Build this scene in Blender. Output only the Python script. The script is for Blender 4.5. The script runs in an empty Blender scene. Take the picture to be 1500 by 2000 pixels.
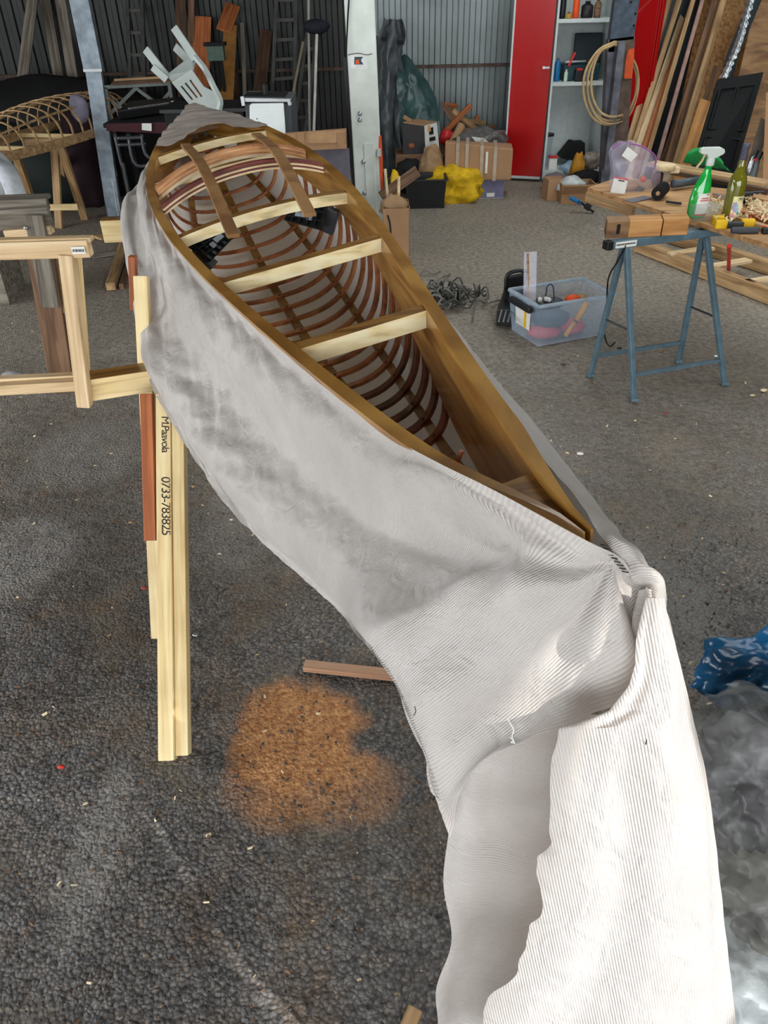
import bpy, bmesh, math, random
import numpy as np
from mathutils import Vector, Matrix, noise
SC = bpy.context.scene
random.seed(7)

# ------------------------------------------------------------------ camera
FPX, PITCH, ROLL, CAMH = 1480.0, math.radians(35), math.radians(1.35), 1.68
cs, sn = math.cos(PITCH), math.sin(PITCH)
cR, sR = math.cos(ROLL), math.sin(ROLL)
UX, UU, UB = Vector((1, 0, 0)), Vector((0, sn, cs)), Vector((0, -cs, sn))
CAM = Vector((0, 0, CAMH))
cx_ = UX * cR - UU * sR
cy_ = UX * sR + UU * cR
cd = bpy.data.cameras.new('camera')
cam = bpy.data.objects.new('camera', cd)
SC.collection.objects.link(cam)
M = Matrix.Identity(4)
for i in range(3):
    M[i][0], M[i][1], M[i][2], M[i][3] = cx_[i], cy_[i], UB[i], CAM[i]
cam.matrix_world = M
cd.sensor_fit = 'VERTICAL'
cd.sensor_height = 36
cd.lens = FPX * 36 / 2000
cd.clip_start = .02
cd.clip_end = 200
SC.camera = cam

# ------------------------------------------------------------------ world, sun, exposure
SC.view_settings.view_transform = 'Standard'
SC.view_settings.look = 'None'
SC.view_settings.gamma = 1
SC.view_settings.use_curve_mapping = False
SC.view_settings.exposure = 1.03
W = bpy.data.worlds.new('sky')
SC.world = W
W.use_nodes = True
bg = W.node_tree.nodes['Background']
bg.inputs[0].default_value = (.93, .97, 1.0, 1)
bg.inputs[1].default_value = 3.6
sd = bpy.data.lights.new('sun', 'SUN')
sd.energy = 3.1
sd.angle = math.radians(.53)
sd.color = (1, .97, .92)
sun = bpy.data.objects.new('sun', sd)
SC.collection.objects.link(sun)
SUN = Vector((-.67, .48, -.57)).normalized()
sun.rotation_euler = SUN.to_track_quat('-Z', 'Y').to_euler()
sun.location = (4, -3, 6)
ASSUMED_DOOR = (-4.6, 4.4, 2.9, -4.5)          # unseen assumed door: x0, x1, lintel height, y of the front wall
ADDED_SIDE = (-1.0, 4.4, 2.7, -6.2)          # added light opening in the left wall: y0, y1, height, x of the wall
def portal(name, w, h, loc, rz):
    d = bpy.data.lights.new(name, 'AREA'); d.shape = 'RECTANGLE'; d.size, d.size_y = w, h; d.cycles.is_portal = True
    o = bpy.data.objects.new(name, d); SC.collection.objects.link(o); o.location = loc; o.rotation_euler = (math.radians(90), 0, rz)
portal('added_side_portal', ADDED_SIDE[1] - ADDED_SIDE[0], ADDED_SIDE[2], (ADDED_SIDE[3] - .1, (ADDED_SIDE[0] + ADDED_SIDE[1]) / 2, ADDED_SIDE[2] / 2), math.radians(-90))
pd = bpy.data.lights.new('assumed_door_portal', 'AREA')
pd.shape = 'RECTANGLE'
pd.size, pd.size_y = ASSUMED_DOOR[1] - ASSUMED_DOOR[0], ASSUMED_DOOR[2]
pd.cycles.is_portal = True
po = bpy.data.objects.new('assumed_door_portal', pd)
SC.collection.objects.link(po)
po.location = ((ASSUMED_DOOR[0] + ASSUMED_DOOR[1]) / 2, ASSUMED_DOOR[3] - .1, ASSUMED_DOOR[2] / 2)
po.rotation_euler = (math.radians(90), 0, 0)
SC.cycles.max_bounces = 8
SC.cycles.diffuse_bounces = 5
SC.cycles.transparent_max_bounces = 16
SC.cycles.caustics_reflective = False
SC.cycles.caustics_refractive = False

# ------------------------------------------------------------------ materials
def col(r, g, b):
    f = lambda c: (c / 255 / 12.92) if c / 255 <= .04045 else ((c / 255 + .055) / 1.055) ** 2.4
    return (f(r), f(g), f(b), 1)
class NT:
    def __init__(s, name):
        s.m = bpy.data.materials.new(name); s.m.use_nodes = True
        s.t = s.m.node_tree; s.b = s.t.nodes['Principled BSDF']
    def n(s, ty, **k):
        o = s.t.nodes.new(ty)
        for a, v in k.items():
            if a in o.inputs: o.inputs[a].default_value = v
            else: setattr(o, a, v)
        return o
    def l(s, a, b): s.t.links.new(a, b)
def ramp(N, fac, stops):
    r = N.n('ShaderNodeValToRGB')
    e = r.color_ramp.elements
    e[0].position, e[0].color = stops[0]
    e[1].position, e[1].color = stops[-1]
    for p, c in stops[1:-1]:
        x = e.new(p); x.color = c
    N.l(fac, r.inputs[0])
    return r.outputs[0]
MATS = {}
def plain(name, c, rough=.6, metal=0, var=.12, scale=18, bump=.0, bscale=60, coat=0, alpha=1, trans=0, spec=.5, ior=1.45):
    if name in MATS: return MATS[name]
    N = NT(name); c = col(*c)
    no = N.n('ShaderNodeTexNoise'); no.inputs['Scale'].default_value = scale; no.inputs['Detail'].default_value = 6
    tc = N.n('ShaderNodeTexCoord'); N.l(tc.outputs['Object'], no.inputs['Vector'])
    lo = tuple(x * (1 - var * 1.6) for x in c[:3]) + (1,); hi = tuple(min(1, x * (1 + var * 1.3)) for x in c[:3]) + (1,)
    N.l(ramp(N, no.outputs[0], [(.3, lo), (.7, hi)]), N.b.inputs['Base Color'])
    N.b.inputs['Roughness'].default_value = rough
    N.b.inputs['Metallic'].default_value = metal
    N.b.inputs['Alpha'].default_value = alpha
    N.b.inputs['Transmission Weight'].default_value = trans
    N.b.inputs['IOR'].default_value = ior
    N.b.inputs['Coat Weight'].default_value = coat
    N.b.inputs['Specular IOR Level'].default_value = spec
    if bump:
        n2 = N.n('ShaderNodeTexNoise'); n2.inputs['Scale'].default_value = bscale; n2.inputs['Detail'].default_value = 5
        N.l(tc.outputs['Object'], n2.inputs['Vector'])
        bp_ = N.n('ShaderNodeBump'); bp_.inputs['Strength'].default_value = bump; bp_.inputs['Distance'].default_value = .01
        N.l(n2.outputs[0], bp_.inputs['Height']); N.l(bp_.outputs[0], N.b.inputs['Normal'])
    MATS[name] = N.m
    return N.m
def wood(name, c1, c2, rough=.55, k=1.0, coat=0, stretch=(1.2, 22, 22), knots=.0, coord='Object'):
    if name in MATS: return MATS[name]
    N = NT(name); c1, c2 = col(*c1), col(*c2)
    tc = N.n('ShaderNodeTexCoord'); mp = N.n('ShaderNodeMapping')
    mp.inputs['Scale'].default_value = tuple(k * x for x in stretch)
    N.l(tc.outputs[coord], mp.inputs[0])
    oi = N.n('ShaderNodeObjectInfo'); N.l(oi.outputs['Random'], mp.inputs['Location'])
    no = N.n('ShaderNodeTexNoise'); no.inputs['Scale'].default_value = 1.6; no.inputs['Detail'].default_value = 8; no.inputs['Distortion'].default_value = .8
    N.l(mp.outputs[0], no.inputs['Vector'])
    dk = tuple(x * .62 for x in c2[:3]) + (1,)
    cc = ramp(N, no.outputs[0], [(.28, dk), (.42, c2), (.58, c1), (.78, tuple(min(1, x * 1.12) for x in c1[:3]) + (1,))])
    n3 = N.n('ShaderNodeTexNoise'); n3.inputs['Scale'].default_value = 7; N.l(tc.outputs[coord], n3.inputs['Vector'])
    mx = N.n('ShaderNodeMixRGB', blend_type='MULTIPLY'); mx.inputs[0].default_value = .5
    N.l(cc, mx.inputs[1]); N.l(ramp(N, n3.outputs[0], [(.3, (.72, .68, .62, 1)), (.6, (1, 1, 1, 1))]), mx.inputs[2])
    N.l(mx.outputs[0], N.b.inputs['Base Color'])
    N.b.inputs['Roughness'].default_value = rough
    N.b.inputs['Coat Weight'].default_value = coat
    bp_ = N.n('ShaderNodeBump'); bp_.inputs['Strength'].default_value = .25; bp_.inputs['Distance'].default_value = .004
    N.l(no.outputs[0], bp_.inputs['Height']); N.l(bp_.outputs[0], N.b.inputs['Normal'])
    MATS[name] = N.m
    return N.m
pine = wood('pine', (246, 224, 172), (230, 200, 142))
pine_pale = wood('pine_pale', (232, 206, 166), (212, 180, 136))
oiled = wood('oiled_wood', (158, 114, 52), (122, 82, 32), rough=.38, coat=.25, k=.8)
gunw = wood('gunwale_wood', (178, 132, 62), (142, 96, 36), rough=.34, coat=.3, stretch=(3, 3, 40), k=.5)
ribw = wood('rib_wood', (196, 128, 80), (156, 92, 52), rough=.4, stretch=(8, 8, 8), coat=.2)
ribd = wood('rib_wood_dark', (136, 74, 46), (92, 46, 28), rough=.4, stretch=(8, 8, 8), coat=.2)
lam_copper = wood('laminate_copper', (206, 148, 98), (180, 118, 72), stretch=(6, 6, 6))
lam_copper2 = wood('laminate_light_copper', (226, 176, 124), (204, 146, 98), stretch=(6, 6, 6))
lam_red = wood('laminate_red', (126, 58, 44), (96, 38, 30), stretch=(6, 6, 6))
lam_pale = wood('laminate_pale', (240, 222, 186), (222, 196, 150), stretch=(6, 6, 6))
greywood = wood('weathered_wood', (138, 130, 118), (104, 96, 84), rough=.85)
brownwood = wood('brown_wood', (132, 100, 74), (100, 72, 50), rough=.75)
orangewood = wood('orange_wood', (186, 112, 66), (160, 88, 46), rough=.6)
tanwood = wood('tan_wood', (196, 162, 118), (166, 130, 88), rough=.7)
darkwood = wood('dark_wood', (92, 64, 42), (66, 44, 28), rough=.75)
plyw = wood('plywood', (150, 112, 72), (124, 88, 54), rough=.6, stretch=(3, 3, 10))
osb = wood('osb', (178, 132, 76), (146, 100, 54), rough=.6, stretch=(20, 20, 8))
bench_w = wood('bench_wood', (196, 152, 102), (166, 122, 76), rough=.55, stretch=(2, 14, 14))
card = plain('cardboard', (168, 130, 96), .85, var=.06, scale=6)
cardd = plain('cardboard_dark', (120, 90, 66), .85, var=.1, scale=6)
blackp = plain('black_plastic', (22, 23, 25), .45, var=.2)
blackm = plain('black_matte', (14, 14, 15), .8, var=.2)
darkgrey = plain('dark_grey_plastic', (58, 62, 68), .5, var=.1)
whitep = plain('white_plastic', (206, 214, 206), .45, var=.05)
whitepaint = plain('white_paint', (226, 232, 224), .5, var=.06, scale=9, bump=.15, bscale=40)
paper = plain('white_paper', (232, 232, 226), .8, var=.03)
garden = plain('garden_chair_plastic', (176, 184, 180), .45, var=.05)
galv = plain('galvanized', (130, 141, 150), .42, metal=.35, var=.22, scale=14)
steelc = plain('rusty_steel', (98, 100, 108), .6, metal=.3, var=.3, scale=9)
rust = plain('rusty_brown', (96, 78, 68), .75, metal=.1, var=.3, scale=12)
trest = plain('blue_grey_paint', (98, 122, 134), .4, metal=.2, var=.12)
redp = plain('red_paint', (178, 16, 18), .24, var=.03, scale=3, coat=.5)
whitecab = plain('cabinet_white', (200, 208, 206), .5, var=.05)
orange = plain('orange_plastic', (236, 84, 24), .5, var=.06)
yellow = plain('yellow_plastic', (236, 190, 14), .4, var=.05)
yellowc = plain('yellow_cloth', (214, 172, 16), .8, var=.15, bump=.9, bscale=14)
green_c = plain('green_cloth', (14, 150, 74), .7, var=.1)
tealp = plain('teal_plastic', (12, 58, 66), .4, var=.08)
bluep = plain('blue_plastic', (24, 112, 168), .4, var=.1)
redpl = plain('red_plastic', (206, 40, 40), .45, var=.08)
pinkp = plain('pink_red_plastic', (214, 70, 90), .45, var=.08)
metal = plain('bare_metal', (170, 172, 174), .35, metal=.8, var=.08)
brass = plain('rope_tan', (188, 160, 116), .7, var=.1)
tarp = plain('dark_tarp', (92, 97, 100), .35, var=.25, scale=7, bump=.6, bscale=9)
tarpg = plain('green_tarp', (58, 84, 84), .3, var=.2, scale=5, bump=.4, bscale=9)
brownpaper = plain('brown_paper', (160, 128, 94), .8, var=.1, bump=.7, bscale=30)
def clearmat(name, c, a=.35, rough=.15):
    if name in MATS: return MATS[name]
    N = NT(name)
    N.b.inputs['Base Color'].default_value = col(*c)
    N.b.inputs['Roughness'].default_value = rough
    N.b.inputs['Specular IOR Level'].default_value = .7
    no = N.n('ShaderNodeTexNoise'); no.inputs['Scale'].default_value = 14
    tc = N.n('ShaderNodeTexCoord'); N.l(tc.outputs['Object'], no.inputs['Vector'])
    mr = N.n('ShaderNodeMapRange'); mr.inputs['To Min'].default_value = a * .7; mr.inputs['To Max'].default_value = a * 1.3
    N.l(no.outputs[0], mr.inputs[0]); N.l(mr.outputs[0], N.b.inputs['Alpha'])
    MATS[name] = N.m
    return N.m
clear = clearmat('clear_plastic', (186, 204, 220), .24)
clearbag = clearmat('clear_bag', (190, 184, 204), .30, .15)
glassy = clearmat('thin_glass', (200, 210, 205), .28, .05)
def liquid(name, c, rough=.05, alpha=.85):
    return plain(name, c, rough, var=.08, alpha=alpha, spec=.8, coat=.8)

# ------------------------------------------------------------------ geometry helpers
def ray(px, py):
    X, Y = px - 750, py - 1000
    a = X * cR - Y * sR; b = X * sR + Y * cR
    u = -b / FPX
    return Vector((a / FPX, cs + u * sn, -sn + u * cs))
def G(px, py, z=0.0):
    """the place at height z that is seen at (px, py) in the photograph"""
    r = ray(px, py); return CAM + r * ((z - CAMH) / r.z)
def A(px, py, Y):
    """the place at distance Y down the shed that is seen at (px, py)"""
    r = ray(px, py); return CAM + r * (Y / r.y)
def link(o): SC.collection.objects.link(o); return o
class MB:
    def __init__(s): s.v = []; s.f = []; s.m = []; s.mi = 0
    def add(s, vs, fs):
        o = len(s.v); s.v += [tuple(v) for v in vs]; s.f += [tuple(i + o for i in f) for f in fs]; s.m += [s.mi] * len(fs)
    def box(s, c, d, M=None):
        c = Vector(c); h = Vector(d) / 2
        vs = [Vector((x, y, z)) for x in (-h.x, h.x) for y in (-h.y, h.y) for z in (-h.z, h.z)]
        vs = [(M @ v if M else v) + c for v in vs]
        s.add(vs, [(0, 1, 3, 2), (4, 6, 7, 5), (0, 4, 5, 1), (2, 3, 7, 6), (0, 2, 6, 4), (1, 5, 7, 3)])
        return s
    def hexa(s, b, t):
        s.add(list(b) + list(t), [(3, 2, 1, 0), (4, 5, 6, 7)] + [(i, (i + 1) % 4, 4 + (i + 1) % 4, 4 + i) for i in range(4)]); return s
    def bar(s, p0, p1, w, h, up=(0, 0, 1)):
        p0, p1 = Vector(p0), Vector(p1); x = (p1 - p0).normalized(); up = Vector(up)
        y = up.cross(x)
        if y.length < 1e-4: y = Vector((0, 1, 0)).cross(x)
        y.normalize(); z = x.cross(y)
        q = [y * a * w / 2 + z * b * h / 2 for a, b in ((-1, -1), (1, -1), (1, 1), (-1, 1))]
        return s.hexa([p0 + k for k in q], [p1 + k for k in q])
    def sweep(s, pts, prof, ups=None, closed=True, cap=True, scale=None):
        pts = [Vector(p) for p in pts]; n = len(pts); k = len(prof); vs = []; prev = None
        for i, p in enumerate(pts):
            t = (pts[min(i + 1, n - 1)] - pts[max(i - 1, 0)]).normalized()
            u = Vector(ups[i]) if ups else (prev if prev else (Vector((0, 0, 1)) if abs(t.z) < .9 else Vector((1, 0, 0))))
            y = u.cross(t); y.normalize(); z = t.cross(y); prev = z
            sc_ = scale[i] if scale else 1
            vs += [p + (y * a + z * b) * sc_ for a, b in prof]
        fs = []
        for i in range(n - 1):
            for j in range(k if closed else k - 1):
                a, b = i * k + j, i * k + (j + 1) % k
                fs.append((a, b, b + k, a + k))
        if cap and closed: fs += [tuple(range(k))[::-1], tuple(range((n - 1) * k, n * k))]
        s.add(vs, fs); return s
    def tube(s, pts, r, n=8, scale=None):
        return s.sweep(pts, [(r * math.cos(2 * math.pi * i / n), r * math.sin(2 * math.pi * i / n)) for i in range(n)], scale=scale)
    def strip(s, pts, w, h, ups=None):
        return s.sweep(pts, [(-w / 2, -h / 2), (w / 2, -h / 2), (w / 2, h / 2), (-w / 2, h / 2)], ups=ups)
    def lathe(s, prof, c=(0, 0, 0), n=20, M=None):
        c = Vector(c); vs = []
        for r, z in prof:
            for i in range(n):
                a = 2 * math.pi * i / n; v = Vector((r * math.cos(a), r * math.sin(a), z)); vs.append((M @ v if M else v) + c)
        fs = []
        for i in range(len(prof) - 1):
            for j in range(n): fs.append((i * n + j, i * n + (j + 1) % n, (i + 1) * n + (j + 1) % n, (i + 1) * n + j))
        fs += [tuple(range(n))[::-1], tuple(range((len(prof) - 1) * n, len(prof) * n))]
        s.add(vs, fs); return s
    def prism(s, pts, d):
        """planar outline pts (world) pushed along vector d"""
        pts = [Vector(p) for p in pts]; d = Vector(d); n = len(pts)
        s.add(pts + [p + d for p in pts], [tuple(range(n))[::-1], tuple(range(n, 2 * n))] + [(i, (i + 1) % n, n + (i + 1) % n, n + i) for i in range(n)]); return s
    def grid(s, rows):
        nr, nc = len(rows), len(rows[0])
        s.add([p for r in rows for p in r], [(i * nc + j, i * nc + j + 1, (i + 1) * nc + j + 1, (i + 1) * nc + j) for i in range(nr - 1) for j in range(nc - 1)]); return s
    def mesh(s, name, mats, smooth=False):
        me = bpy.data.meshes.new(name); me.from_pydata(s.v, [], s.f); me.update()
        for m in (mats if isinstance(mats, (list, tuple)) else [mats]): me.materials.append(m)
        for p, i in zip(me.polygons, s.m): p.material_index = i
        if smooth:
            for p in me.polygons: p.use_smooth = True
        return me
    def build(s, name, mats, parent=None, smooth=False, bevel=0, solid=0, sub=0, M=None):
        me = s.mesh(name, mats, smooth)
        bm = bmesh.new(); bm.from_mesh(me); bmesh.ops.recalc_face_normals(bm, faces=bm.faces); bm.to_mesh(me); bm.free()
        o = link(bpy.data.objects.new(name, me))
        if M is not None: o.matrix_basis = M
        if solid:
            k = o.modifiers.new('s', 'SOLIDIFY'); k.thickness = solid; k.offset = 0
        if bevel:
            k = o.modifiers.new('b', 'BEVEL'); k.width = bevel; k.segments = 2; k.limit_method = 'ANGLE'
        if sub:
            k = o.modifiers.new('u', 'SUBSURF'); k.levels = sub; k.render_levels = sub
        if parent: par(o, parent)
        return o
def wmat(o):
    m = o.matrix_basis.copy()
    if o.parent: m = wmat(o.parent) @ o.matrix_parent_inverse @ m
    return m
def par(o, p):
    o.parent = p; o.matrix_parent_inverse = wmat(p).inverted()
def tag(o, label, cat, group=None, kind=None):
    o['label'] = label; o['category'] = cat
    if group: o['group'] = group
    if kind: o['kind'] = kind
    return o
def thing(name, loc, label, cat, group=None):
    o = link(bpy.data.objects.new(name, None)); o.location = Vector(loc); o.empty_display_size = .05
    return tag(o, label, cat, group)
def struct(o): o['kind'] = 'structure'; return o
BOXM = {}
def board(name, p0, p1, w, h, m, parent=None, up=(0, 0, 1), bevel=.002):
    """a straight board from p0 to p1, w wide across, h thick along up; grain runs along its own X"""
    p0, p1 = Vector(p0), Vector(p1); L = (p1 - p0).length; x = (p1 - p0) / L
    up = Vector(up); y = up.cross(x)
    if y.length < 1e-4: y = Vector((0, 1, 0)).cross(x)
    y.normalize(); z = x.cross(y)
    Mx = Matrix.Identity(4)
    for i in range(3): Mx[i][0], Mx[i][1], Mx[i][2], Mx[i][3] = x[i], y[i], z[i], (p0[i] + p1[i]) / 2
    b = MB(); b.box((0, 0, 0), (L, w, h))
    return b.build(name, m, parent, bevel=bevel, M=Mx)
def rot(rx=0, ry=0, rz=0):
    from mathutils import Euler
    return Euler((math.radians(rx), math.radians(ry), math.radians(rz))).to_matrix()
def bez(pts, n=24):
    """Catmull-Rom through pts"""
    pts = [Vector(p) for p in pts]; P_ = [pts[0] * 2 - pts[1]] + pts + [pts[-1] * 2 - pts[-2]]; out = []
    seg = len(pts) - 1
    for i in range(n + 1):
        t = i / n * seg; k = min(int(t), seg - 1); t -= k
        a, b, c, d = P_[k:k + 4]
        out.append(.5 * ((2 * b) + (c - a) * t + (2 * a - 5 * b + 4 * c - d) * t * t + (3 * b - a - 3 * c + d) * t ** 3))
    return out
def lump(name, c, d, m, parent=None, seed=0, amp=.25, fr=2.2, sub=3, flat=None, M=None, smooth=True):
    """a crumpled soft body: an icosphere pushed in and out by noise"""
    bm = bmesh.new(); bmesh.ops.create_icosphere(bm, subdivisions=sub, radius=1)
    c = Vector(c)
    for v in bm.verts:
        p = v.co.copy(); k = 1 + amp * (noise.noise(p * fr + Vector((seed, seed * 2, 0))) + .5 * noise.noise(p * fr * 2.7 + Vector((seed, 0, 3))) + .25 * abs(noise.noise(p * fr * 6 + Vector((0, seed, 3)))))
        q = Vector((p.x * d[0] / 2, p.y * d[1] / 2, p.z * d[2] / 2)) * k
        if M: q = M @ q
        q += c
        if flat is not None and q.z < flat: q.z = flat + (q.z - flat) * .03
        v.co = q
    me = bpy.data.meshes.new(name); bm.to_mesh(me); bm.free(); me.materials.append(m)
    for p in me.polygons: p.use_smooth = smooth
    o = link(bpy.data.objects.new(name, me))
    if parent: par(o, parent)
    return o

# ------------------------------------------------------------------ floor
def floor_mat():
    N = NT('asphalt_floor')
    tc = N.n('ShaderNodeTexCoord'); V = tc.outputs['Object']
    def noi(s, d=6, dist=0): 
        k = N.n('ShaderNodeTexNoise'); k.inputs['Scale'].default_value = s; k.inputs['Detail'].default_value = d; k.inputs['Distortion'].default_value = dist; N.l(V, k.inputs['Vector']); return k.outputs[0]
    def mix(f, a, b, mode='MIX'):
        k = N.n('ShaderNodeMixRGB', blend_type=mode)
        for i, x in ((0, f), (1, a), (2, b)):
            if isinstance(x, (int, float)): k.inputs[i].default_value = x
            elif isinstance(x, tuple): k.inputs[i].default_value = x
            else: N.l(x, k.inputs[i])
        return k.outputs[0]
    vo = N.n('ShaderNodeTexVoronoi', feature='F1'); vo.inputs['Scale'].default_value = 105; vo.inputs['Randomness'].default_value = 1
    wn = N.n('ShaderNodeTexNoise'); wn.inputs['Scale'].default_value = 60; N.l(V, wn.inputs['Vector'])
    va = N.n('ShaderNodeVectorMath', operation='MULTIPLY_ADD'); N.l(wn.outputs['Color'], va.inputs[0]); va.inputs[1].default_value = (.012, .012, .012); N.l(V, va.inputs[2])
    N.l(va.outputs[0], vo.inputs['Vector'])
    stone = ramp(N, vo.outputs['Color'], [(0, col(86, 84, 83)), (.45, col(117, 115, 114)), (.8, col(142, 138, 134)), (.93, col(156, 148, 138)), (1, col(178, 148, 116))])
    gap = ramp(N, vo.outputs['Distance'], [(.35, (1, 1, 1, 1)), (.72, (.45, .42, .4, 1))])
    base = mix(1.0, stone, gap, 'MULTIPLY')
    # wear: large dark and light areas, tan dust
    base = mix(ramp(N, noi(1.3, 5), [(.42, (0, 0, 0, 1)), (.62, (.85, .85, .85, 1))]), base, mix(1.0, base, (.50, .47, .45, 1), 'MULTIPLY'))
    dust = mix(ramp(N, noi(90, 4), [(.4, (0, 0, 0, 1)), (.6, (1, 1, 1, 1))]), col(92, 84, 74), col(138, 124, 104))
    base = mix(ramp(N, noi(2.1, 9, 1.2), [(.50, (0, 0, 0, 1)), (.70, (.75, .75, .75, 1))]), base, dust)
    chips = mix(.5, col(160, 130, 92), col(196, 172, 132))
    base = mix(ramp(N, noi(46, 3, 2), [(.69, (0, 0, 0, 1)), (.72, (.8, .8, .8, 1))]), base, chips)
    base = mix(ramp(N, noi(30, 2, 3), [(.70, (0, 0, 0, 1)), (.74, (.7, .7, .7, 1))]), base, col(128, 78, 48))
    # far floor fades to a paler colour, making up for weak light there
    sx = N.n('ShaderNodeSeparateXYZ'); N.l(V, sx.inputs[0])
    base = mix(ramp(N, noi(4.5, 8, 1.5), [(.48, (0, 0, 0, 1)), (.72, (.55, .55, .55, 1))]), base, mix(1.0, base, (1.15, .80, .52, 1), 'MULTIPLY'))
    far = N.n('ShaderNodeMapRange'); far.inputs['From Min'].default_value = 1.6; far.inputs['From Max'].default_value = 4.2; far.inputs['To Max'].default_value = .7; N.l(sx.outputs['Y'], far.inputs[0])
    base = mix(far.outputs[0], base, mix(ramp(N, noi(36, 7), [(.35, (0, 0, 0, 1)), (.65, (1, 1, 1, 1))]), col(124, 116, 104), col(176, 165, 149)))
    def spot(x, y, rx, ry, c, k=1.0, edge=.45, nz=6, seed=0):
        nonlocal base
        mp = N.n('ShaderNodeMapping'); mp.inputs['Location'].default_value = (-x / rx, -y / ry, 0); mp.inputs['Scale'].default_value = (1 / rx, 1 / ry, 0)
        wv = N.n('ShaderNodeTexNoise'); wv.inputs['Scale'].default_value = nz; wv.inputs['Detail'].default_value = 7; N.l(V, wv.inputs['Vector'])
        a = N.n('ShaderNodeVectorMath', operation='MULTIPLY_ADD'); N.l(wv.outputs['Color'], a.inputs[0]); a.inputs[1].default_value = (edge * .5, edge * .5, 0); 
        b = N.n('ShaderNodeVectorMath', operation='ADD'); N.l(V, b.inputs[0]); b.inputs[1].default_value = (-edge * .25, -edge * .25, 0); N.l(b.outputs[0], a.inputs[2])
        N.l(a.outputs[0], mp.inputs[0])
        g = N.n('ShaderNodeTexGradient', gradient_type='SPHERICAL'); N.l(mp.outputs[0], g.inputs[0])
        base = mix(ramp(N, g.outputs['Fac'], [(.12, (0, 0, 0, 1)), (.38, (k, k, k, 1))]), base, c)
    g1 = G(580, 1440); g2 = G(590, 1560)
    soil = mix(ramp(N, noi(70, 5), [(.35, (0, 0, 0, 1)), (.65, (1, 1, 1, 1))]), col(162, 104, 60), col(214, 158, 104))
    spot(g1.x, g1.y, .23, .29, soil, 1, .42, 7)
    spot(g1.x + .05, g1.y - .16, .3, .16, soil, .45, .3, 9)
    pale = mix(ramp(N, noi(120, 4), [(.35, (0, 0, 0, 1)), (.65, (1, 1, 1, 1))]), col(96, 94, 92), col(168, 162, 154))
    for (x, y, rx, ry, k) in ((40, 1080, .26, .34, .8), (180, 880, .34, .4, .75), (190, 1640, .08, .30, .75), (480, 1000, .2, .5, .6), (1250, 1200, .35, .5, .35)):
        g = G(x, y); spot(g.x, g.y, rx, ry, pale, k, .2, 7)
    N.l(base, N.b.inputs['Base Color'])
    rr_ = ramp(N, noi(3, 5), [(.4, (.5, .5, .5, 1)), (.6, (.8, .8, .8, 1))]); N.l(rr_, N.b.inputs['Roughness'])
    hm = N.n('ShaderNodeMath', operation='SUBTRACT'); hm.inputs[0].default_value = 1; N.l(vo.outputs['Distance'], hm.inputs[1])
    b1 = N.n('ShaderNodeBump'); b1.inputs['Strength'].default_value = .75; b1.inputs['Distance'].default_value = .006; N.l(hm.outputs[0], b1.inputs['Height'])
    b2 = N.n('ShaderNodeBump'); b2.inputs['Strength'].default_value = .5; b2.inputs['Distance'].default_value = .02; N.l(noi(14, 8), b2.inputs['Height']); N.l(b1.outputs[0], b2.inputs['Normal'])
    N.l(b2.outputs[0], N.b.inputs['Normal'])
    return N.m
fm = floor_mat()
# near floor carries real unevenness, the rest is flat
b = MB(); n = 150; x0, x1, y0, y1 = -1.9, 2.1, .1, 4.1
rows = []
for i in range(n + 1):
    r = []
    for j in range(n + 1):
        x = x0 + (x1 - x0) * j / n; y = y0 + (y1 - y0) * i / n
        e = min(1, min(i, j, n - i, n - j) / 6)
        z = e * (.010 * noise.noise(Vector((x * 3, y * 3, 0))) + .006 * noise.noise(Vector((x * 12, y * 12, 4))) - .004)
        r.append((x, y, min(z, .002)))
    rows.append(r)
b.grid(rows)
X0, X1, Y0, Y1 = -7, 6.5, -14, 10
b.add([(X0, Y0, 0), (X1, Y0, 0), (X1, y0, 0), (X0, y0, 0)], [(0, 1, 2, 3)])
b.add([(X0, y1, 0), (X1, y1, 0), (X1, Y1, 0), (X0, Y1, 0)], [(0, 1, 2, 3)])
b.add([(X0, y0, 0), (x0, y0, 0), (x0, y1, 0), (X0, y1, 0)], [(0, 1, 2, 3)])
b.add([(x1, y0, 0), (X1, y0, 0), (X1, y1, 0), (x1, y1, 0)], [(0, 1, 2, 3)])
struct(b.build('floor', fm, smooth=True))

# ------------------------------------------------------------------ shed shell
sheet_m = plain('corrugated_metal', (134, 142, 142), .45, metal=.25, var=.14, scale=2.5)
sheet_shade = plain('corrugated_metal_shaded', (46, 48, 45), .5, metal=.2, var=.25, scale=2.5)  # same sheet in a darker colour, painting in the shade at the left
BACK, LEFT, RIGHT, ROOF, FRONT = 9.1, -6.2, 5.6, 3.3, ASSUMED_DOOR[3]
backing = plain('wall_backing', (40, 38, 34), .9)
wb = struct(MB().box(((LEFT + RIGHT) / 2, BACK + .1, ROOF / 2), (RIGHT - LEFT, .04, ROOF)).build('wall_back', backing))
def sheet(x0, x1, y, parent, m, axis=0, z1=ROOF, per=.115):
    prof = []; x = x0
    while x < x1 - 1e-6:
        for dx, dy in ((0, 0), (.35, 0), (.45, .022), (.85, .022), (.95, 0)): prof.append((min(x + dx * per, x1), dy))
        x += per
    prof.append((x1, 0)); bb = MB()
    if axis == 0: bb.grid([[(a, y - d, z) for a, d in prof] for z in (.02, z1)])
    else: bb.grid([[(y - axis * d, a, z) for a, d in prof] for z in (.02, z1)])
    return bb.build('metal_sheet', m, parent, solid=.002)
x = LEFT
while x < RIGHT:
    sheet(x, min(x + 1.035, RIGHT), BACK - .02 - (.004 if int(x * 10) % 2 else 0), wb, sheet_m if x > -.2 else sheet_shade); x += 1.035
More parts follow.
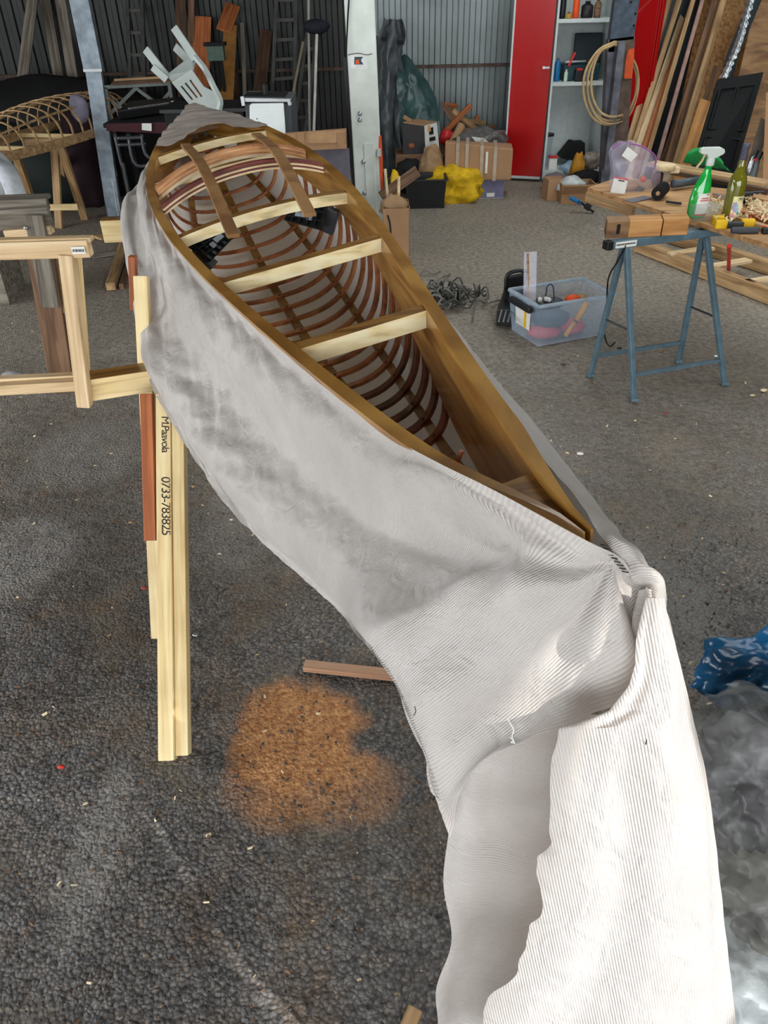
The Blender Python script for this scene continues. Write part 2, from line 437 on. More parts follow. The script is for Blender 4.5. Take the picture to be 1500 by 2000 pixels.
for zz in (.95, 2.1):
    MB().bar((LEFT, BACK - .06, zz), (RIGHT, BACK - .06, zz), .04, .03).build('rail', rust, wb)
b = MB(); b.box((LEFT - .05, (FRONT + ADDED_SIDE[0]) / 2, ROOF / 2), (.04, ADDED_SIDE[0] - FRONT, ROOF)); b.box((LEFT - .05, (ADDED_SIDE[1] + BACK) / 2, ROOF / 2), (.04, BACK - ADDED_SIDE[1], ROOF))
b.box((LEFT - .05, (ADDED_SIDE[0] + ADDED_SIDE[1]) / 2, (ROOF + ADDED_SIDE[2]) / 2), (.04, ADDED_SIDE[1] - ADDED_SIDE[0], ROOF - ADDED_SIDE[2]))
wl = struct(b.build('wall_left', backing))
wr = struct(MB().box((RIGHT + .05, (FRONT + BACK) / 2, ROOF / 2), (.04, BACK - FRONT, ROOF)).build('wall_right', backing))
y = FRONT
while y < BACK:
    if y > ADDED_SIDE[1] or y + 1.035 < ADDED_SIDE[0]: sheet(y, min(y + 1.035, BACK), LEFT + .02, wl, sheet_shade, axis=-1)
    sheet(y, min(y + 1.035, BACK), RIGHT - .02, wr, sheet_shade, axis=1); y += 1.035
# front wall with an assumed wide door opening, unseen behind the camera
b = MB()
b.box(((LEFT + ASSUMED_DOOR[0]) / 2, FRONT, ROOF / 2), (ASSUMED_DOOR[0] - LEFT, .1, ROOF)); b.box(((RIGHT + ASSUMED_DOOR[1]) / 2, FRONT, ROOF / 2), (RIGHT - ASSUMED_DOOR[1], .1, ROOF))
b.box(((ASSUMED_DOOR[0] + ASSUMED_DOOR[1]) / 2, FRONT, (ROOF + ASSUMED_DOOR[2]) / 2), (ASSUMED_DOOR[1] - ASSUMED_DOOR[0], .1, ROOF - ASSUMED_DOOR[2]))
struct(b.build('wall_front', backing))
# roof with an added narrow gap, shaped so sun falls on the hanging fabric
RZ = 3.3
def up_to_roof(P):
    t = (RZ - P.z) / -SUN.z; return P - SUN * t
lit = [(.315, .74, 1.09), (.40, .74, 1.03), (.50, .62, .65), (.62, .5, .1), (.55, .38, .1), (.0, .44, .22), (.04, .52, .40), (.17, .655, .90)]
added_gap = [Vector((x_, y_, RZ)) for x_, y_ in ((2.93, -1.13), (2.985, -1.25), (3.03, -1.33), (3.06, -1.40), (3.08, -1.43), (3.20, -1.57), (3.30, -1.69), (3.46, -1.89), (3.63, -2.12), (3.86, -2.18), (4.0, -2.1), (3.95, -1.88), (3.6, -1.62), (3.24, -1.40), (3.10, -1.25), (3.02, -1.12))]
bm = bmesh.new()
ov = [bm.verts.new(p) for p in ((LEFT, FRONT, RZ), (RIGHT, FRONT, RZ), (RIGHT, BACK, RZ), (LEFT, BACK, RZ))]
hv = [bm.verts.new(h) for h in added_gap]
es = [bm.edges.new((ov[i], ov[(i + 1) % 4])) for i in range(4)] + [bm.edges.new((hv[i], hv[(i + 1) % len(hv)])) for i in range(len(hv))]
ADDED_PANES = ((.8, 1.9, 1.2, 7.6), (3.2, 4.3, 1.2, 7.6))  # translucent roof panes added to light the floor from above
for xa, xb, ya, yb_ in ADDED_PANES:
    sv = [bm.verts.new(p) for p in ((xa, ya, RZ), (xb, ya, RZ), (xb, yb_, RZ), (xa, yb_, RZ))]
    es += [bm.edges.new((sv[i], sv[(i + 1) % 4])) for i in range(4)]
bmesh.ops.triangle_fill(bm, edges=es, use_beauty=True)
me = bpy.data.meshes.new('ceiling'); bm.to_mesh(me); bm.free(); me.materials.append(plain('roof_underside', (96, 92, 86), .9))
ce = struct(link(bpy.data.objects.new('ceiling', me)))
k = ce.modifiers.new('s', 'SOLIDIFY'); k.thickness = .004
N = NT('added_translucent_sheet'); t_ = N.n('ShaderNodeBsdfTranslucent'); t_.inputs[0].default_value = (.42, .43, .42, 1); N.l(t_.outputs[0], N.t.nodes['Material Output'].inputs[0])
for xa, xb, ya, yb_ in ADDED_PANES:
    MB().grid([[(xa, ya, RZ), (xb, ya, RZ)], [(xa, yb_, RZ), (xb, yb_, RZ)]]).build('added_roof_light', N.m, ce)

# ------------------------------------------------------------------ the kayak frame
KA0, KA1 = Vector((.2557, .7632, 0)), Vector((-.7728, 3.6098, 0))
KLn = (KA1 - KA0).length; KX = (KA1 - KA0) / KLn; KN = Vector((KX.y, -KX.x, 0))
def lerp_tab(s, tab):
    s = max(0, min(1, s)) * (len(tab) - 1); i = min(int(s), len(tab) - 2); t = s - i
    p0 = tab[max(i - 1, 0)]; p1, p2 = tab[i], tab[i + 1]; p3 = tab[min(i + 2, len(tab) - 1)]
    return .5 * (2 * p1 + (p2 - p0) * t + (2 * p0 - 5 * p1 + 4 * p2 - p3) * t * t + (3 * p1 - p0 - 3 * p2 + p3) * t ** 3)
WLt = [0, .066, .113, .158, .204, .247, .276, .281, .247, .160, 0]
WRt = [0, .049, .102, .155, .204, .243, .266, .264, .228, .146, 0]
ZZt = [1.109, 1.082, 1.072, 1.073, 1.083, 1.100, 1.122, 1.148, 1.179, 1.216, 1.261]
DDt = [.10, .18, .235, .275, .305, .325, .325, .30, .24, .165, .07]       # depth of the keel below the gunwales
PDt = [.05, .15, .165, .125, .10, .092, .09, .09, .09, .09, .08]          # depth of the gunwale planks
def WL(s): return max(0, lerp_tab(s, WLt))
def WR(s): return max(0, lerp_tab(s, WRt))
def heel(s): return math.radians(8.0 + .5 * s)
def K(s, lat, up):
    """kayak point: s along the boat from the near tip, lat to its right, up above the gunwale line"""
    h = heel(s)
    return Vector((KA0.x, KA0.y, lerp_tab(s, ZZt))) + KX * (s * KLn) + KN * (lat * math.cos(h) - up * math.sin(h)) + Vector((0, 0, lat * math.sin(h) + up * math.cos(h)))
def prj(P):
    v = P - CAM; d = -v.dot(UB); a = FPX * v.dot(UX) / d; b_ = -FPX * v.dot(UU) / d
    return Vector((750 + a * cR + b_ * sR, 1000 - a * sR + b_ * cR))
def onboat(px, py, up):
    """(s, lat) of the place seen at (px, py) at the given height above the gunwale line"""
    s, l = .5, 0.
    for _ in range(30):
        p = prj(K(s, l, up)); e = Vector((px, py)) - p
        a = (prj(K(s + 1e-4, l, up)) - p) / 1e-4; c = (prj(K(s, l + 1e-4, up)) - p) / 1e-4
        dt = a.x * c.y - a.y * c.x
        s += max(-.1, min(.1, (e.x * c.y - e.y * c.x) / dt)); l += max(-.1, min(.1, (a.x * e.y - a.y * e.x) / dt))
        s = max(-.1, min(1.15, s))
    return s, l
kayak = thing('kayak_skeleton', (KA0 + KX * KLn * .5) + Vector((0, 0, .76)), 'skin-on-frame wooden kayak skeleton with bent ribs lying on two pine sawhorses', 'kayak frame')
TH = .029
SS = [i / 60 for i in range(61)]
for side in (-1, 1):
    b = MB(); rows = []
    for s in SS:
        w = WL(s) if side < 0 else WR(s); d = lerp_tab(s, PDt); t = TH * min(1, .12 + s * 9) * (1.0 if s < .97 else .7)
        w = max(w, .004)
        ins = side * w; out = side * (w + t)
        tuck = side * min(.016, w * .3)
        rows.append([K(s, ins, 0), K(s, out, .001), K(s, out - tuck * .6, -d), K(s, max(0, w - .0) * side - tuck, -d), K(s, ins, 0)])
    b.grid(rows)
    b.add(rows[0][:4], [(0, 1, 2, 3)]); b.add(rows[-1][:4], [(3, 2, 1, 0)])
    b.build('gunwale', gunw, kayak)
def hull(s, t, off=0.):
    """point of the hull section: t from 0 (left plank) to 1 (right plank)"""
    a = math.pi * (1 - t); ca, sa = math.cos(a), math.sin(a)
    d0 = lerp_tab(s, PDt) * .90; D = lerp_tab(s, DDt)
    w = (WL(s) if ca < 0 else WR(s)) - .008 + off
    ex = .72
    lat = math.copysign(abs(ca) ** ex, ca) * w * (1 - .0 * sa)
    up = -(d0 + (max(D - d0, .01) + off) * abs(sa) ** .80)
    return K(s, lat, up)
s = .235; i = 0
ribs = []
while s < .965:
    pts = [hull(s, j / 26) for j in range(27)]
    c0 = K(s, 0, -.02)
    ups = []
    for j, p in enumerate(pts):
        ups.append((c0 - p).normalized())
    b = MB(); b.strip(pts, .021 if s < .36 else .019, .010, ups=ups)
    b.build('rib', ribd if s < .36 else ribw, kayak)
    ribs.append(s); s += .0295; i += 1
def stringer(name, t, s0, s1, w, h, m, conv=0, off=.010):
    pts = []; ups = []
    for k_ in range(41):
        s = s0 + (s1 - s0) * k_ / 40
        tt = t
        p = hull(s, tt, off); pts.append(p); ups.append((K(s, 0, -.02) - p).normalized())
    b = MB(); b.strip(pts, w, h, ups=ups); return b.build(name, m, kayak)
stringer('keel_stringer', .5, .02, .98, .026, .016, oiled)
stringer('chine_stringer', .30, .05, .97, .022, .014, oiled)
stringer('chine_stringer', .70, .05, .97, .022, .014, oiled)
# dark lashings where ribs cross the stringers
for t in (.30, .5, .70):
    b = MB()
    for s in ribs:
        c_ = hull(s, t, .004); up = (K(s, 0, -.02) - c_).normalized(); ds = KX * .011; lt = up.cross(KX).normalized() * .011
        for a_, b_ in ((ds + lt, -ds - lt), (ds - lt, lt - ds)):
            b.strip([c_ + a_ + up * .004, c_ + up * .011, c_ + b_ + up * .004], .0018, .0018)
    o = b.build('lashings', plain('waxed_twine', (58, 42, 28), .8), kayak); o['label'] = 'dark waxed twine lashings'; o['kind'] = 'stuff'
# deck beams: pale sawn front face, oiled brown top
def beam(sl, hgt, wid, arch=0, drop=0, l0=-1, l1=1):
    b = MB(); rows = []
    n_ = 14 if arch else 1
    for k_ in range(n_ + 1):
        q = l0 + (l1 - l0) * k_ / n_
        lat = q * (WL(sl) if q < 0 else WR(sl)); up = arch * (1 - q * q) - drop
        ds = wid / KLn / 2
        rows.append([K(sl - ds, lat, up - hgt), K(sl - ds, lat, up), K(sl + ds, lat, up), K(sl + ds, lat, up - hgt), K(sl - ds, lat, up - hgt)])
    nb = len(rows[0])
    for k_ in range(n_):
        for j in range(nb - 1):
            b.mi = 1 if j == 1 else 0
            b.add([rows[k_][j], rows[k_][j + 1], rows[k_ + 1][j + 1], rows[k_ + 1][j]], [(0, 1, 2, 3)])
    b.mi = 0; b.add(rows[0][:4], [(3, 2, 1, 0)]); b.add(rows[-1][:4], [(0, 1, 2, 3)])
    return b.build('deck_beam', [beam_pale, oiled], kayak)
beam_pale = wood('beam_pale', (252, 238, 196), (240, 218, 162), rough=.4, coat=.2, stretch=(10, 3, 40), k=.6)
s1 = onboat(706, 634, 0)[0]; s2 = onboat(586, 502, 0)[0]; s3 = onboat(508, 415, 0)[0]; s4 = onboat(435, 318, 0)[0]; s5 = onboat(420, 278, 0)[0]
beam(s1, .040, .036, 0, .004); beam(s2, .036, .032, 0, .004); beam(s3, .032, .030, .020, .006)
beam(s4, .026, .024, 0, .006); beam(s5, .026, .024, .012, 0); beam(.925, .022, .022, .015, 0)
# two laminated arched deck beams, one strip of wood per layer
def arch_beam(sl, rise, layers, wid, name='arched_deck_beam'):
    root = None; z = 0
    for i_, (th_, m) in enumerate(layers):
        pts = []; ups = []
        for k_ in range(25):
            q = -1.0 + 2 * k_ / 24
            lat = q * (WL(sl) if q < 0 else WR(sl)) * .99
            pts.append(K(sl, lat, rise * (1 - abs(q) ** 2.2) + .012 - z - th_ / 2)); ups.append(K(sl, 0, 1) - K(sl, 0, 0))
        b = MB(); b.strip(pts, wid, th_ * .94, ups=ups)
        if root is None: root = b.build(name, m, kayak)
        else: b.build('lamination', m, root)
        z += th_
    return root
L = .0062
sa1 = onboat(471, 367, 0)[0]; sa2 = onboat(457, 345, 0)[0]
arch_beam(sa1, .058, [(L, lam_red), (L, lam_red), (L, lam_pale), (L, lam_red), (L, lam_pale)], .026)
arch_beam(sa2 + .018, .062, [(L, lam_copper), (L, lam_copper2), (L, lam_copper), (L, lam_copper2), (L, lam_copper), (.010, lam_pale)], .026)
# two loose flat battens laid over the beams
bt = []
for (a, e, up0, up1) in (((362, 283), (456, 461), .02, .045), ((500, 262), (606, 420), .02, .045)):
    p0 = K(*onboat(*a, up0), up0); p1 = K(*onboat(*e, up1), up1)
    mid = (p0 + p1) / 2 + Vector((0, 0, .045))
    bb = MB(); bb.sweep(bez([p0, mid, p1], 10), [(-.017, -.005), (.017, -.005), (.017, .005), (-.017, .005)])
    bt.append(tag(bb.build('deck_batten', wood('batten_wood', (158, 118, 72), (130, 90, 50), stretch=(4, 4, 12))), 'x', 'batten', 'flat battens lying along the kayak deck'))
bt[0]['label'] = 'flat brown batten crossing the arched kayak beams above the left black bracket'
bt[1]['label'] = 'flat brown batten crossing the arched kayak beams, its end over the right black bracket'
# breasthook blocks at the tips
for s0, s1_ in ((.012, .062), (.94, .99)):
    b = MB(); top = -.016
    bot = [K(s0, -WL(s0) * .7, top - .03), K(s0, WR(s0) * .9, top - .03), K(s1_, WR(s1_), top - .03), K(s1_, -WL(s1_) * .85, top - .03)]
    tp = [v_ + (K(s0, 0, .03) - K(s0, 0, 0)) for v_ in bot]
    b.hexa(bot, tp).build('breasthook', oiled, kayak, bevel=.002)
# dark pegs in the near planks
for (px, py) in ((897, 903), (945, 762)):
    s, l = onboat(px, py, -.02)
    MB().tube([K(s, l - .008, -.03), K(s, l + .006, .0)], .004, 6).build('peg', ribd, kayak)

# black ribbed brackets hanging under the third beam, their ribbed backs turned to the near end
def bracket(quad, pad, label):
    q = [K(*onboat(*p_, u_)[:1], onboat(*p_, u_)[1], u_) for p_, u_ in zip(quad, (-.035, -.035, -.085, -.085))]
    t = thing('plastic_bracket', q[0], label, 'bracket', 'black brackets under the kayak beam')
    n_ = (q[1] - q[0]).cross(q[3] - q[0]).normalized()
    if n_.dot(CAM - q[0]) < 0: n_ = -n_
    at = lambda u, v, d=0.: q[0].lerp(q[1], u).lerp(q[3].lerp(q[2], u), v) + n_ * d
    MB().prism([at(0, 0), at(1, 0), at(1, 1), at(0, 1)], -n_ * .018).build('shell', blackp, t, bevel=.004)
    for v in (.03, .34, .66, .97): MB().bar(at(.02, v, .003), at(.98, v, .003), .003, .012, up=n_).build('stiffener', blackm, t)
    for u in (.02, .2, .4, .6, .8, .98): MB().bar(at(u, .03, .003), at(u, .97, .003), .003, .012, up=n_).build('stiffener', blackm, t)
    gl = plain('grey_label', (128, 134, 142), .5)
    for u0, u1, v0, v1 in ((.24, .52, .38, .62), (.10, .30, .12, .34), (.56, .7, .45, .7)): MB().prism([at(u0, v0, .008), at(u1, v0, .008), at(u1, v1, .008), at(u0, v1, .008)], n_ * .002).build('plate', gl, t)
    pq = []
    for (x_, y_) in pad:
        r = ray(x_, y_); pq.append(CAM + r * ((q[1] - CAM).dot(n_) / r.dot(n_)))
    MB().prism([p_ + n_ * .008 for p_ in pq], -n_ * .026).build('foot_pad', darkgrey, t, bevel=.004)
    return t
bracket([(428, 438), (370, 476), (409, 512), (457, 462)], [(376, 492), (386, 482), (424, 512), (412, 527)], 'black ribbed plastic bracket tucked against the left gunwale below third beam')
bracket([(567, 397), (640, 395), (630, 449), (556, 428)], [(637, 402), (662, 414), (650, 459), (627, 450)], 'black ribbed plastic bracket tucked against the right gunwale below third beam')

# ------------------------------------------------------------------ the fabric skin
def cloth_mat():
    N = NT('ribbed_nylon')
    uv = N.n('ShaderNodeUVMap'); sx = N.n('ShaderNodeSeparateXYZ'); N.l(uv.outputs[0], sx.inputs[0])
    m = N.n('ShaderNodeMath', operation='MULTIPLY'); m.inputs[1].default_value = 2 * math.pi / .0038; N.l(sx.outputs['Y'], m.inputs[0])
    si = N.n('ShaderNodeMath', operation='SINE'); N.l(m.outputs[0], si.inputs[0])
    tc = N.n('ShaderNodeTexCoord')
    no = N.n('ShaderNodeTexNoise'); no.inputs['Scale'].default_value = 9; no.inputs['Detail'].default_value = 4; N.l(tc.outputs['Object'], no.inputs['Vector'])
    base = ramp(N, no.outputs[0], [(.3, col(204, 196, 190)), (.7, col(218, 211, 205))])
    mx = N.n('ShaderNodeMixRGB', blend_type='MULTIPLY'); mx.inputs[0].default_value = 1
    r2 = N.n('ShaderNodeMapRange'); r2.inputs['From Min'].default_value = -1; r2.inputs['To Min'].default_value = .86; r2.inputs['To Max'].default_value = 1.0; N.l(si.outputs[0], r2.inputs[0])
    N.l(base, mx.inputs[1]); N.l(r2.outputs[0], mx.inputs[2])
    bu = N.n('ShaderNodeBump'); bu.inputs['Strength'].default_value = .5; bu.inputs['Distance'].default_value = .0012; N.l(si.outputs[0], bu.inputs['Height'])
    n2 = N.n('ShaderNodeTexNoise'); n2.inputs['Scale'].default_value = 26; n2.inputs['Detail'].default_value = 5; n2.inputs['Distortion'].default_value = 1.0
    mp = N.n('ShaderNodeMapping'); mp.inputs['Scale'].default_value = (1, 1, 1); N.l(tc.outputs['Object'], mp.inputs[0]); N.l(mp.outputs[0], n2.inputs['Vector'])
    b2 = N.n('ShaderNodeBump'); b2.inputs['Strength'].default_value = .5; b2.inputs['Distance'].default_value = .012; N.l(n2.outputs[0], b2.inputs['Height']); N.l(bu.outputs[0], b2.inputs['Normal'])
    N.l(mx.outputs[0], N.b.inputs['Base Color']); N.b.inputs['Roughness'].default_value = .42
    N.b.inputs['Sheen Weight'].default_value = .3
    N.l(b2.outputs[0], N.b.inputs['Normal'])
    tr = N.n('ShaderNodeBsdfTranslucent'); N.l(mx.outputs[0], tr.inputs[0])
    ms = N.n('ShaderNodeMixShader'); ms.inputs[0].default_value = .22
    N.l(N.b.outputs[0], ms.inputs[1]); N.l(tr.outputs[0], ms.inputs[2]); N.l(ms.outputs[0], N.t.nodes['Material Output'].inputs[0])
    return N.m
nylon = cloth_mat()
fabric = thing('fabric_skin', KA0 + Vector((0, 0, .9)), 'white ribbed nylon skin draped over the kayak frame and hanging from its near tip', 'fabric')
def cloth(name, rows, nu, nv, wr=None, m=nylon, turn=None, flipn=1, parent=None):
    """rows of 3-D control points -> smooth sheet; wr(u, v, P) gives the fold height along the normal"""
    R = [bez(r, nv) for r in rows]
    cols = [bez([R[i][j] for i in range(len(R))], nu) for j in range(nv + 1)]
    g = np.array([[list(cols[j][i]) for j in range(nv + 1)] for i in range(nu + 1)])
    du = np.gradient(g, axis=0); dv = np.gradient(g, axis=1)
    nrm = np.cross(du, dv); nrm /= np.linalg.norm(nrm, axis=2, keepdims=True) + 1e-9
    if wr:
        for i in range(nu + 1):
            for j in range(nv + 1):
                g[i, j] += nrm[i, j] * flipn * wr(i / nu, j / nv, Vector(g[i, j]))
    b = MB(); b.grid([[tuple(g[i, j]) for j in range(nv + 1)] for i in range(nu + 1)])
    me = b.mesh(name, m, True)
    lu = np.concatenate([[0], np.cumsum(np.linalg.norm(np.diff(g[:, nv // 2], axis=0), axis=1))])
    lv = np.concatenate([[0], np.cumsum(np.linalg.norm(np.diff(g[nu // 2], axis=0), axis=1))])
    uvl = me.uv_layers.new(name='UVMap')
    for p in me.polygons:
        for li in p.loop_indices:
            vi = me.loops[li].vertex_index; i, j = divmod(vi, nv + 1)
            uvl.data[li].uv = (0, turn[0] * g[i, j, 0] + turn[1] * g[i, j, 2]) if turn else (lv[j], lu[i])
    o = link(bpy.data.objects.new(name, me)); par(o, parent or fabric)
    return o
def ridge(x): return 1 - abs(((x + 1) % 2) - 1) * 2 if False else math.cos(x * math.pi * 2)
nz = noise.noise
# skin stretched under the ribs, daylight glows through it
def skin_mat():
    N = NT('stretched_nylon'); c = col(232, 226, 222)
    tc = N.n('ShaderNodeTexCoord'); no = N.n('ShaderNodeTexNoise'); no.inputs['Scale'].default_value = 8; N.l(tc.outputs['Object'], no.inputs['Vector'])
    cc = ramp(N, no.outputs[0], [(.3, col(240, 236, 232)), (.7, col(250, 247, 244))]); N.l(cc, N.b.inputs['Base Color']); N.b.inputs['Roughness'].default_value = .6
    tr = N.n('ShaderNodeBsdfTranslucent'); N.l(cc, tr.inputs[0]); ms = N.n('ShaderNodeMixShader'); ms.inputs[0].default_value = .55
    N.l(N.b.outputs[0], ms.inputs[1]); N.l(tr.outputs[0], ms.inputs[2]); N.l(ms.outputs[0], N.t.nodes['Material Output'].inputs[0]); return N.m
cloth('hull_skin', [[hull(s, t / 20, .030) for t in range(0, 21)] for s in [.03 + .94 * k_ / 24 for k_ in range(25)]], 60, 44,
      lambda u, v, P: .002 * nz(P * 9), m=skin_mat())
# left side drape: gunwale -> outward roll -> hem
def sec(px, py, s):
    r = ray(px, py); t = (s * KLn + (KA0 - Vector((CAM.x, CAM.y, 0))).dot(KX)) / (r.x * KX.x + r.y * KX.y); return CAM + r * t
hem = [((300, 388), .93), ((262, 408), .86), ((247, 428), .80), ((252, 500), .72), ((268, 580), .64), ((280, 680), .56), ((290, 742), .50), ((330, 820), .43), ((370, 885), .38), ((405, 940), .33), ((460, 1010), .27), ((520, 1070), .22), ((600, 1140), .17), ((660, 1195), .13)]
rows = []
for (px, s) in hem:
    h = sec(*px, s); g0 = K(s, -WL(s) - .026, -.004); sf = min(1, max(0, (s - .12) / .25)); 
    if s > .85: g0 = K(s, -WL(s) - .026, -.02)
    out = KN * -1
    m1 = g0.lerp(h, .16) + out * .006 + Vector((0, 0, .006 * sf)); m2 = g0.lerp(h, .40) - Vector((0, 0, .010)); m3 = g0.lerp(h, .70) + out * .022 + Vector((0, 0, .022)); m4 = g0.lerp(h, .92) + out * .01
    rows.append([g0, m1, m2, m3, m4, h])
def rowpx(pts): return [A(x_, y_, Y_) for x_, y_, Y_ in pts]
for s_, pts_ in ((.085, [(950, 1062, .87), (850, 1125, .88), (750, 1190, .88), (700, 1222, .88), (688, 1230, .88)]), (.045, [(1010, 1080, .81), (900, 1145, .82), (800, 1220, .825), (738, 1262, .83), (722, 1270, .83)])):
    g0 = K(s_, -WL(s_) - .032, .012); rows.append([g0, K(s_, -WL(s_) - .045, -.01)] + rowpx(pts_))
rows.append([K(-.004, -.016, .004)] + rowpx([(1090, 1090, .765), (965, 1170, .775), (852, 1262, .785), (785, 1325, .785), (768, 1335, .785)]))
rows.append(rowpx([(1210, 1088, .735), (1140, 1130, .74), (1030, 1220, .735), (900, 1330, .73), (815, 1395, .74), (797, 1402, .74)]))
rows.append(rowpx([(1235, 1125, .735), (1190, 1190, .72), (1085, 1290, .705), (950, 1400, .70), (845, 1470, .70), (828, 1480, .70)]))
rows.append(rowpx([(1255, 1185, .735), (1215, 1260, .705), (1125, 1350, .685), (990, 1440, .675), (872, 1550, .665), (850, 1562, .665)]))
rows.append(rowpx([(1262, 1260, .735), (1220, 1340, .70), (1120, 1423, .672), (1000, 1455, .66), (900, 1545, .65), (878, 1640, .645)]))
NR = len(rows)
def wr_main(u, v, P):
    q = u * (NR - 1)
    near = min(1, max(0, (q - 9) / 4)); e = min(1, v / .10); far = 1 - near
    # two or three long soft folds that run with the boat and gather towards the tip
    ph = v * 2.1 + .22 * nz(Vector((u * 3.2, v * 1.5, 1)))
    a = .0135 * math.cos(ph * 2 * math.pi) * (1 - .5 * near) * e
    # fine taut creases that leave the gunwale at a slant, strongest in the upper half
    c = nz(Vector((u * 46 + v * 7, v * 2.2, 2))); a += .0050 * c * far * min(1, v / .05)
    c = nz(Vector((u * 22 - v * 9, v * 3.0 + 7, 4))); a += .009 * max(0, abs(c) - .12) * far * e * 2
    # crumple facets in the belly of the drape
    k_ = math.exp(-((u - .42) / .2) ** 2) * math.exp(-((v - .62) / .3) ** 2)
    a += k_ * (.010 * nz(Vector((u * 30 + v * 12, v * 8, 6))) + .005 * nz(Vector((u * 70 - v * 16, v * 14, 9))))
    # straight folds fanning out of the gathered tip
    d = P - Vector((.285, .745, 1.075)); r = d.length; an = math.atan2(d.z, d.x)
    a += near * math.exp(-((r - .13) / .13) ** 2) * min(1, v / .12) * (.011 * math.sin(an * 6.0 + 1.2 + nz(P * 2)) + .004 * math.sin(an * 15))
    # a broad crease that sags from the tip across the drape
    c = (v - .34 - .25 * (1 - min(1, q / (NR - 1)))) / .05; a += .009 * math.exp(-c * c) * near * (1 - .5 * v)
    if v > .975: a += .002 * nz(P * 90)
    return a
cloth('side_drape', rows, 300, 130, wr_main, flipn=1)
# outer skin on the far right side of the boat, only its lip shows
rows = []
lip = [(.46, None), (.36, None), (.30, (938, 712)), (.25, (974, 750)), (.19, (1020, 800)), (.14, (1066, 850)), (.09, (1120, 925)), (.055, (1155, 975)), (.025, (1188, 1020))]
for s, ou in lip:
    g0 = K(s, WR(s) + .024, -.006)
    if ou:
        o1 = sec(ou[0], ou[1], s)
        if (o1 - g0).length > .12: o1 = g0 + (o1 - g0).normalized() * .12
    else: g0 = K(s, WR(s) + .020, -.05); o1 = K(s, WR(s) + .022, -.08)
    dn = K(s, 0, -.1) - K(s, 0, 0)
    rows.append([g0, g0.lerp(o1, .55) + Vector((0, 0, .004)), o1, o1 + dn * .9 - KN * .01, o1 + dn * 1.8 - KN * .03])
rows.append(rowpx([(1176, 1052, .757), (1200, 1040, .755), (1220, 1046, .765), (1226, 1062, .79), (1220, 1085, .84)]))
rows.append(rowpx([(1205, 1085, .742), (1232, 1080, .735), (1250, 1088, .745), (1262, 1105, .76), (1256, 1130, .82)]))
rows.append(rowpx([(1232, 1120, .735), (1258, 1112, .725), (1280, 1120, .725), (1292, 1142, .745), (1290, 1180, .80)]))
rows.append(rowpx([(1250, 1180, .73), (1276, 1175, .715), (1296, 1185, .715), (1308, 1205, .73), (1310, 1250, .78)]))
rows.append(rowpx([(1262, 1260, .725), (1288, 1255, .705), (1306, 1260, .71), (1316, 1275, .72), (1320, 1300, .76)]))
cloth('right_lip', rows, 150, 30, lambda u, v, P: .0035 * math.sin(u * 60 + 3 * nz(P * 14)) * (1 if u > .66 else .1) + .002 * nz(P * 30))
# lower sheet that hangs behind, and the bright front sheet with its ragged cut edge
rows = [rowpx(r) for r in (
    [(890, 1530, .69), (980, 1440, .695), (1080, 1400, .70), (1200, 1400, .71), (1330, 1400, .73)],
    [(878, 1620, .665), (960, 1600, .67), (1070, 1600, .675), (1200, 1600, .685), (1370, 1600, .70)],
    [(866, 1720, .635), (950, 1720, .63), (1060, 1720, .645), (1200, 1720, .65), (1390, 1720, .66)],
    [(880, 1830, .60), (960, 1830, .605), (1050, 1830, .61), (1200, 1830, .62), (1405, 1830, .63)],
    [(848, 1925, .565), (930, 1925, .58), (1030, 1925, .58), (1200, 1925, .59), (1418, 1925, .60)],
    [(852, 2010, .54), (930, 2010, .55), (1030, 2010, .555), (1200, 2010, .56), (1425, 2010, .57)],
    [(830, 2160, .50), (930, 2160, .51), (1030, 2160, .52), (1200, 2160, .53), (1440, 2160, .54)])]
cloth('back_sheet', rows, 120, 90, lambda u, v, P: .007 * math.sin(v * 17 + 3 * u + 2 * nz(P * 5)) * (.4 + u) + .002 * nz(P * 18), turn=(.35, .93))
edge = [(1262, 1168), (1250, 1212), (1242, 1250), (1240, 1300), (1228, 1340), (1190, 1388), (1150, 1405), (1110, 1418), (1092, 1421), (1088, 1450), (1077, 1482), (1074, 1530), (1075, 1580), (1072, 1620), (1077, 1648), (1064, 1664), (1051, 1672), (1047, 1706), (1056, 1735), (1061, 1775), (1052, 1795), (1036, 1803), (1028, 1840), (1026, 1856), (1014, 1872), (1010, 1905), (985, 1925), (956, 1942), (944, 1975), (944, 2010), (925, 2080), (915, 2170)]
redge = [(1150, 1296), (1180, 1300), (1230, 1311), (1300, 1330), (1400, 1353), (1500, 1377), (1600, 1393), (1700, 1403), (1800, 1415), (1900, 1427), (2000, 1437), (2170, 1455)]
def rx(y_):
    for (a, xa), (c_, xc) in zip(redge, redge[1:]):
        if y_ <= c_: return xa + (xc - xa) * max(0, (y_ - a)) / (c_ - a)
    return redge[-1][1]
def Yf(y_): return .703 - (y_ - 1150) / 1000 * .26
rows = []
def lx(y_):
    for (xa, ya), (xc, yc_) in zip(edge, edge[1:]):
        if ya <= y_ <= yc_: return xa + (xc - xa) * (y_ - ya) / max(yc_ - ya, 1e-6)
    return edge[-1][0]
y_ = 1168.
while y_ < 2170:
    a_, c_ = lx(y_), rx(y_); Y_ = Yf(y_); r = []
    for k_, dq in ((0, -.008), (.2, -.016), (.4, -.022), (.6, -.024), (.8, -.016), (.93, -.002), (1, .02)):
        r.append(A(a_ + (c_ - a_) * k_, y_, Y_ + dq * min(1, max(.3, (y_ - 1250) / 200))))
    rows.append(r); y_ += 6 if 1380 < y_ < 1430 else 12
